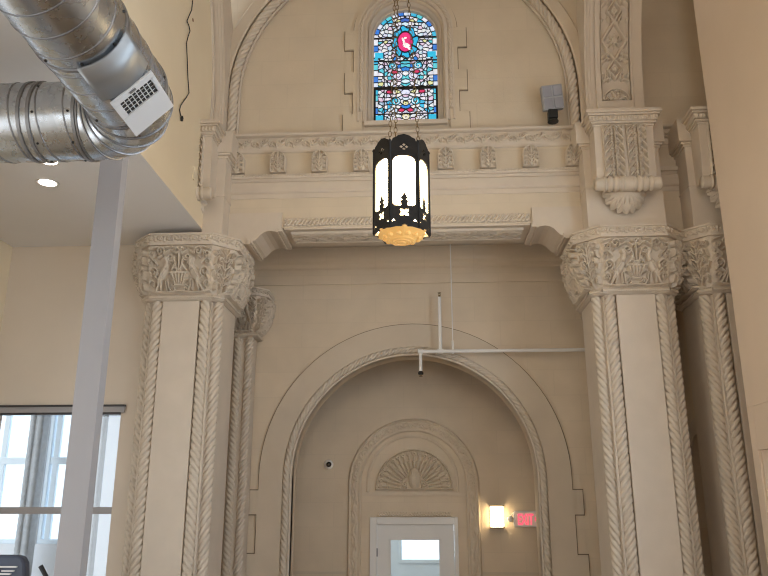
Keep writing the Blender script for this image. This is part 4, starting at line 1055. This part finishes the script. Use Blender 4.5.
def chain(p, q, name, par):
    m = MB(); L = (q-p).length; d = (q-p).normalized(); n = int(L/.044); a = d.cross(UX).normalized(); b = d.cross(a)
    for i in range(n):
        c = p+(q-p)*((i+.5)/n); s_ = a if i % 2 else b; t = d.cross(s_)
        pts = [c+d*(.027*math.cos(w))+s_*(.0125*math.sin(w)) for w in np.linspace(0, 2*PI, 11)]
        seg = 5; vs = []
        for w, pt in zip(np.linspace(0, 2*PI, 11)[:-1], pts[:-1]):
            e = (d*math.cos(w)+s_*math.sin(w)).normalized(); vs += [pt+e*(.0031*math.cos(u_))+t*(.0031*math.sin(u_)) for u_ in np.linspace(0, 2*PI, seg+1)[:-1]]
        N = 10; m.add(vs, [(i_*seg+j, i_*seg+(j+1) % seg, ((i_+1) % N)*seg+(j+1) % seg, ((i_+1) % N)*seg+j) for i_ in range(N) for j in range(seg)])
    return m.build(name, M['brass'], par, smooth=True)
for k in range(3):
    a = PI/2+PI/6+k*2*PI/3+.1; chain(V((.15*math.cos(a), .15*math.sin(a), .70*LSC)), TOP, 'chain', lan)
m = MB(); m.lathe(TOP-V((0, 0, .02)), UZ, [(.02, 0), (.035, .01), (.02, .03)], 12); m.build('chain_ring', M['brass'], lan)
chain(TOP, V((0, 0, 9.6-lz-.05)), 'chain', lan)
m = MB(); m.lathe((0, 0, 9.6-lz-.06), UZ, [(.02, 0), (.07, .03), (.08, .06)], 20); m.build('ceiling_rose', M['brass'], lan, smooth=True)

# ------------------------------------------------------------------ air duct with its register
DX, DY, DZc, DR = -1.735, 4.23, 4.45, .248
du = empty('hanging_air_duct', (DX, DY, DZc), 'big spiral galvanised steel air duct turning a corner below the aisle ceiling', 'air duct')
BR = .34
def run(p, q, name, pitch, seg=48):
    p, q = V(p), V(q); d = (q-p).normalized(); L = (q-p).length
    m = MB(); m.lathe(p, d, [(DR, 0), (DR, L)], seg); m.f = m.f[:-2]; o = m.build(name, M['galv'], du, smooth=True)
    up = UZ; a = d.cross(up).normalized(); b = d.cross(a)
    # spiral lock seam
    m = MB(); n = int(L/pitch*40); fr = []
    pts = []
    for i in range(n+1):
        t = i/40*2*PI; c = p+d*(L*i/n); e = a*math.cos(t)+b*math.sin(t); pts.append((c+e*(DR-.001), e, d))
    m.sweep(pts, [(0, -.006), (.005, -.004), (.005, .004), (0, .006)]); m.build('spiral_seam', M['seam'], o, smooth=False)
    return o
run((-BR, 0, 0), (-2.88, 0, 0), 'cross_run', .17)
run((0, -BR, 0), (0, -9.0, 0), 'long_run', .17)
def ring(c, d, name, par, w=.012, h_=.008):
    m = MB(); m.lathe(V(c)-V(d)*w, d, [(DR-.002, 0), (DR+h_, .002), (DR+h_, 2*w-.002), (DR-.002, 2*w)], 48); m.f = m.f[:-2]; return m.build(name, M['seam'], par, smooth=False)
NG = 5; ctr = V((-BR, -BR, 0)); el = []
for g_ in range(NG):
    m = MB(); seg = 48; vs = []
    for q in (g_, g_+1):
        t = PI/2*q/NG; cpt = ctr+V((BR*math.sin(t), BR*math.cos(t), 0)); e = V((math.sin(t), math.cos(t), 0))
        vs += [cpt+e*(DR*math.cos(2*PI*k/seg))+UZ*(DR*math.sin(2*PI*k/seg)) for k in range(seg)]
    m.add(vs, [(k, (k+1) % seg, seg+(k+1) % seg, seg+k) for k in range(seg)]); o = m.build('elbow_segment', M['galv'], du, smooth=True)
    t = PI/2*g_/NG; ring(ctr+V((BR*math.sin(t), BR*math.cos(t), 0)), V((math.cos(t), -math.sin(t), 0)), 'seam_ring', o, .007, .006)
for c, d in (((-BR-.02, 0, 0), UX), ((-BR-.30, 0, 0), UX), ((0, -BR-.02, 0), UY), ((0, -BR-.62, 0), UY), ((0, -BR-1.5, 0), UY), ((-BR-.36, 0, 0), UX)): ring(c, d, 'coupling_band', du)
for c, d in (((0, -BR-.05, 0), 1), ((0, -BR-.66, 0), 1), ((-BR-.27, 0, 0), 0), ((-BR-.05, 0, 0), 0)):
    for k in range(8):
        m = MB(); t = 2*PI*(k+.3)/8; e = V((math.cos(t), 0, math.sin(t))) if d else V((0, math.cos(t), math.sin(t))); m.lathe(V(c)+e*(DR-.002), e, [(.008, 0), (.008, .006), (.004, .010)], 6); m.build('screw', M['rubber'], du)
# register plate on the lower side facing the hall
al = math.radians(-47); nrm = V((math.cos(al), 0, math.sin(al))); tv = V((-math.sin(al), 0, math.cos(al)))     # tv: up along the duct's side
O_ = nrm*(DR+.022)
def pl(y, t, d=0): return O_+UY*y+tv*t+nrm*d
rg = MB(); rg.f = []
def slab(mb, y0, y1, t0, t1, d0, d1): mb.obox(pl((y0+y1)/2, (t0+t1)/2, (d0+d1)/2), UY, tv, nrm, (y1-y0)/2, (t1-t0)/2, (d1-d0)/2)
slab(rg, -.71, -.665, -.135, .145, -.004, .012); slab(rg, -.54, -.345, -.135, .145, -.004, .012); slab(rg, -.665, -.54, -.135, -.095, -.004, .012); slab(rg, -.665, -.54, .115, .145, -.004, .012)
re = rg.build('register', M['register'], du, bevel=.003)
m = MB(); slab(m, -.664, -.541, -.094, .114, -.003, .001); m.build('register_opening', M['dark'], re)
m = MB()
for k in range(1, 8): t = -.095+.21*k/8; slab(m, -.664, -.541, t-.0026, t+.0026, .001, .007)
for k in range(1, 4): y = -.665+.125*k/4; slab(m, y-.0012, y+.0012, -.094, .114, .001, .004)
m.build('grille', M['register'], re)
m = MB(); slab(m, -.697, -.685, -.02, .02, .012, .02); m.build('damper_lever', M['seam'], re)
m = MB(); slab(m, -.70, -.355, -.12, .13, -.06, -.004); m.build('collar', M['galv'], du)
m = MB(); ph = [al+q for q in np.linspace(-.62, .64, 15)]
ys_ = [-1.0, -.70]
vs = [V((math.cos(a)*(DR+.012), y, math.sin(a)*(DR+.012))) for y in ys_ for a in ph]; m.add(vs, [(i, i+1, 15+i+1, 15+i) for i in range(14)])
sdl = m.build('saddle', M['sheet'], du, smooth=True); s_ = sdl.modifiers.new('thick', 'SOLIDIFY'); s_.thickness = .012

# ------------------------------------------------------------------ post, wire, plate, recessed lamps
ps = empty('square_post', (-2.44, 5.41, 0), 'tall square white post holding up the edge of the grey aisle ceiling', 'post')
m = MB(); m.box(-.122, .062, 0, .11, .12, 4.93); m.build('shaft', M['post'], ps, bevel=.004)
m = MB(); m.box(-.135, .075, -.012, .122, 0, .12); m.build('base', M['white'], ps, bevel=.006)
m = MB(); m.box(-.123, .063, -.001, .111, 4.84, 4.845); m.build('joint', M['seam'], ps)
pts = [at(px, py, X=-2.325) for px, py in ((193.5, -14), (192.7, 0), (191.7, 10), (189, 16), (187, 21), (189, 26), (190, 31), (188, 37), (186.5, 43), (187.2, 58), (187.6, 70), (188, 79), (189, 93), (186, 98), (183, 102), (180.5, 106), (179.6, 110), (180.5, 115), (182, 118))]
hw_ = empty('hanging_wire', pts[0], 'thin black kinked wire dangling down the cream upper wall', 'wire')
m = MB(); m.tube([p-pts[0] for p in pts], .0055, 6); m.build('wire', M['rubber'], hw_, smooth=True)
m = MB(); q = pts[-1]-pts[0]; m.lathe(q, V((0, .02, -1)), [(.008, -.02), (.016, 0), (.014, .03), (.004, .035)], 8); m.build('connector', M['rubber'], hw_, smooth=True)
p0 = at(193.7, 167, X=-2.339); p1 = at(194.7, 182, X=-2.339)
wp = MB(); wp.box(-2.352, -2.328, p0.y-.012, p0.y+.03, p1.z, p0.z); o = wp.build('wall_plate', M['cream'], bevel=.003); tag(o, 'narrow blank plate fixed upright on the cream upper wall near the pier', 'wall plate')
for (px, py), lb in (((47.5, 182.5), 'round recessed lamp in the grey aisle ceiling, seen in full below the air duct'), ((48, 160.5), 'round recessed lamp in the grey aisle ceiling, almost hidden by the air duct')):
    p = at(px, py, Z=4.93); e = empty('recessed_ceiling_light', (p.x, p.y, 4.93), lb, 'ceiling lamp', 'recessed lamps in the aisle ceiling')
    m = MB(); n_ = 28; vs = []
    for r, z in ((.075, .02), (.078, -.006), (.100, -.008), (.104, .002)): vs += [(r*math.cos(2*PI*k/n_), r*math.sin(2*PI*k/n_), z) for k in range(n_)]
    m.add(vs, [(i*n_+k, i*n_+(k+1) % n_, (i+1)*n_+(k+1) % n_, (i+1)*n_+k) for i in range(3) for k in range(n_)]); m.build('trim_ring', M['white'], e, smooth=True)
    m = MB(); m.lathe((0, 0, -.001), UZ, [(.076, -.002), (.076, .002)], 28); m.build('diffuser', M['down'], e)

# ------------------------------------------------------------------ exercise machine by the aisle window
MX, MY = -3.16, 6.0
ma = empty('exercise_machine', (MX, MY, 0), 'dark exercise machine whose console shows before the aisle window', 'exercise machine')
m = MB(); m.box(-.40, .40, -1.6, .25, .06, .20); m.build('deck', M['darkplastic'], ma, bevel=.03)
m = MB(); m.box(-.26, .26, -1.55, -.1, .201, .206); m.build('running_belt', M['rubber'], ma)
for s_ in (-1, 1):
    m = MB(); m.tube([(s_*.34, .15, .18), (s_*.33, .02, .9), (s_*.30, -.12, 1.45)], .035, 10); m.build('upright', M['darkplastic'], ma, smooth=True)
    m = MB(); m.tube([(s_*.31, -.10, 1.40), (s_*.33, -.12, 1.60), (s_*.325, -.15, 1.66) if s_ < 0 else (s_*.27, -.12, 1.685)], .018, 8); m.build('handrail', M['rubber'], ma, smooth=True)
m = MB(); m.prism([(-.24, 1.38), (.16, 1.38), (.135, 1.58), (.105, 1.70), (.07, 1.745), (.02, 1.755), (-.17, 1.755), (-.21, 1.735), (-.24, 1.66)], lambda p, d: (p[0], d-.10+(p[1]-1.4)*.2, p[1]), 0, .09)
co_ = fix(m.build('console', M['darkplastic'], ma, bevel=.02))
m = MB()
for a, b, c, e in ((-.10, .055, 1.668, 1.678), (-.10, -.09, 1.60, 1.678), (-.09, .02, 1.618, 1.628), (-.055, .04, 1.640, 1.648)): m.box(a, b, -.115+(c-1.4)*.2, -.09+(c-1.4)*.2, c, e)
m.build('white_marking', M['white'], co_)

# ------------------------------------------------------------------ daylight and lamps
w = bpy.data.worlds.new('daylight'); SC.world = w; w.use_nodes = True
bg = w.node_tree.nodes['Background']
tcw = w.node_tree.nodes.new('ShaderNodeTexCoord'); sp_ = w.node_tree.nodes.new('ShaderNodeSeparateXYZ'); cr = w.node_tree.nodes.new('ShaderNodeValToRGB')
w.node_tree.links.new(tcw.outputs['Generated'], sp_.inputs[0]); w.node_tree.links.new(sp_.outputs['Z'], cr.inputs['Fac']); w.node_tree.links.new(cr.outputs['Color'], bg.inputs['Color'])
cr.color_ramp.elements[0].color = (.92, .96, 1, 1); cr.color_ramp.elements[1].color = (.70, .84, 1, 1); cr.color_ramp.elements[1].position = .8
bg.inputs['Strength'].default_value = 4.0
def area(name, loc, rot, sx, sy, power, col):
    l = bpy.data.lights.new(name, 'AREA'); l.shape = 'RECTANGLE'; l.size = sx; l.size_y = sy; l.energy = power; l.color = col
    o = bpy.data.objects.new(name, l); COL.objects.link(o); o.location = loc; o.rotation_euler = rot; return o
DAY = (.80, .90, 1.0); WARM = (1, .78, .52)
for k, (a, b, c, d) in enumerate(RWIN): area('daylight_window_right', (RW+.3, (a+b)/2, (c+d)/2), (0, PI/2, 0), d-c, b-a, (98, 22, 31, 50)[k], (.74, .87, 1))
for k, (a, b, c, d) in enumerate(LW): area('daylight_window_aisle', (-4.85, (a+b)/2, (c+d)/2), (0, -PI/2, 0), d-c, b-a, (26, 24, 10, 3)[k], DAY)
area('daylight_window_back', (0, -9.3, 5.5), (PI/2, 0, 0), 3.2, 5, 20, (.95, .96, 1))
def lamp(name, loc, power, r=.18, col=WARM):
    l = bpy.data.lights.new(name, 'POINT'); l.energy = power; l.shadow_soft_size = r; l.color = col
    o = bpy.data.objects.new(name, l); COL.objects.link(o); o.location = loc; return o
for y in (-.6, -6.2): lamp('hall_lantern_lamp', (-.17, y, 5.0), 30)
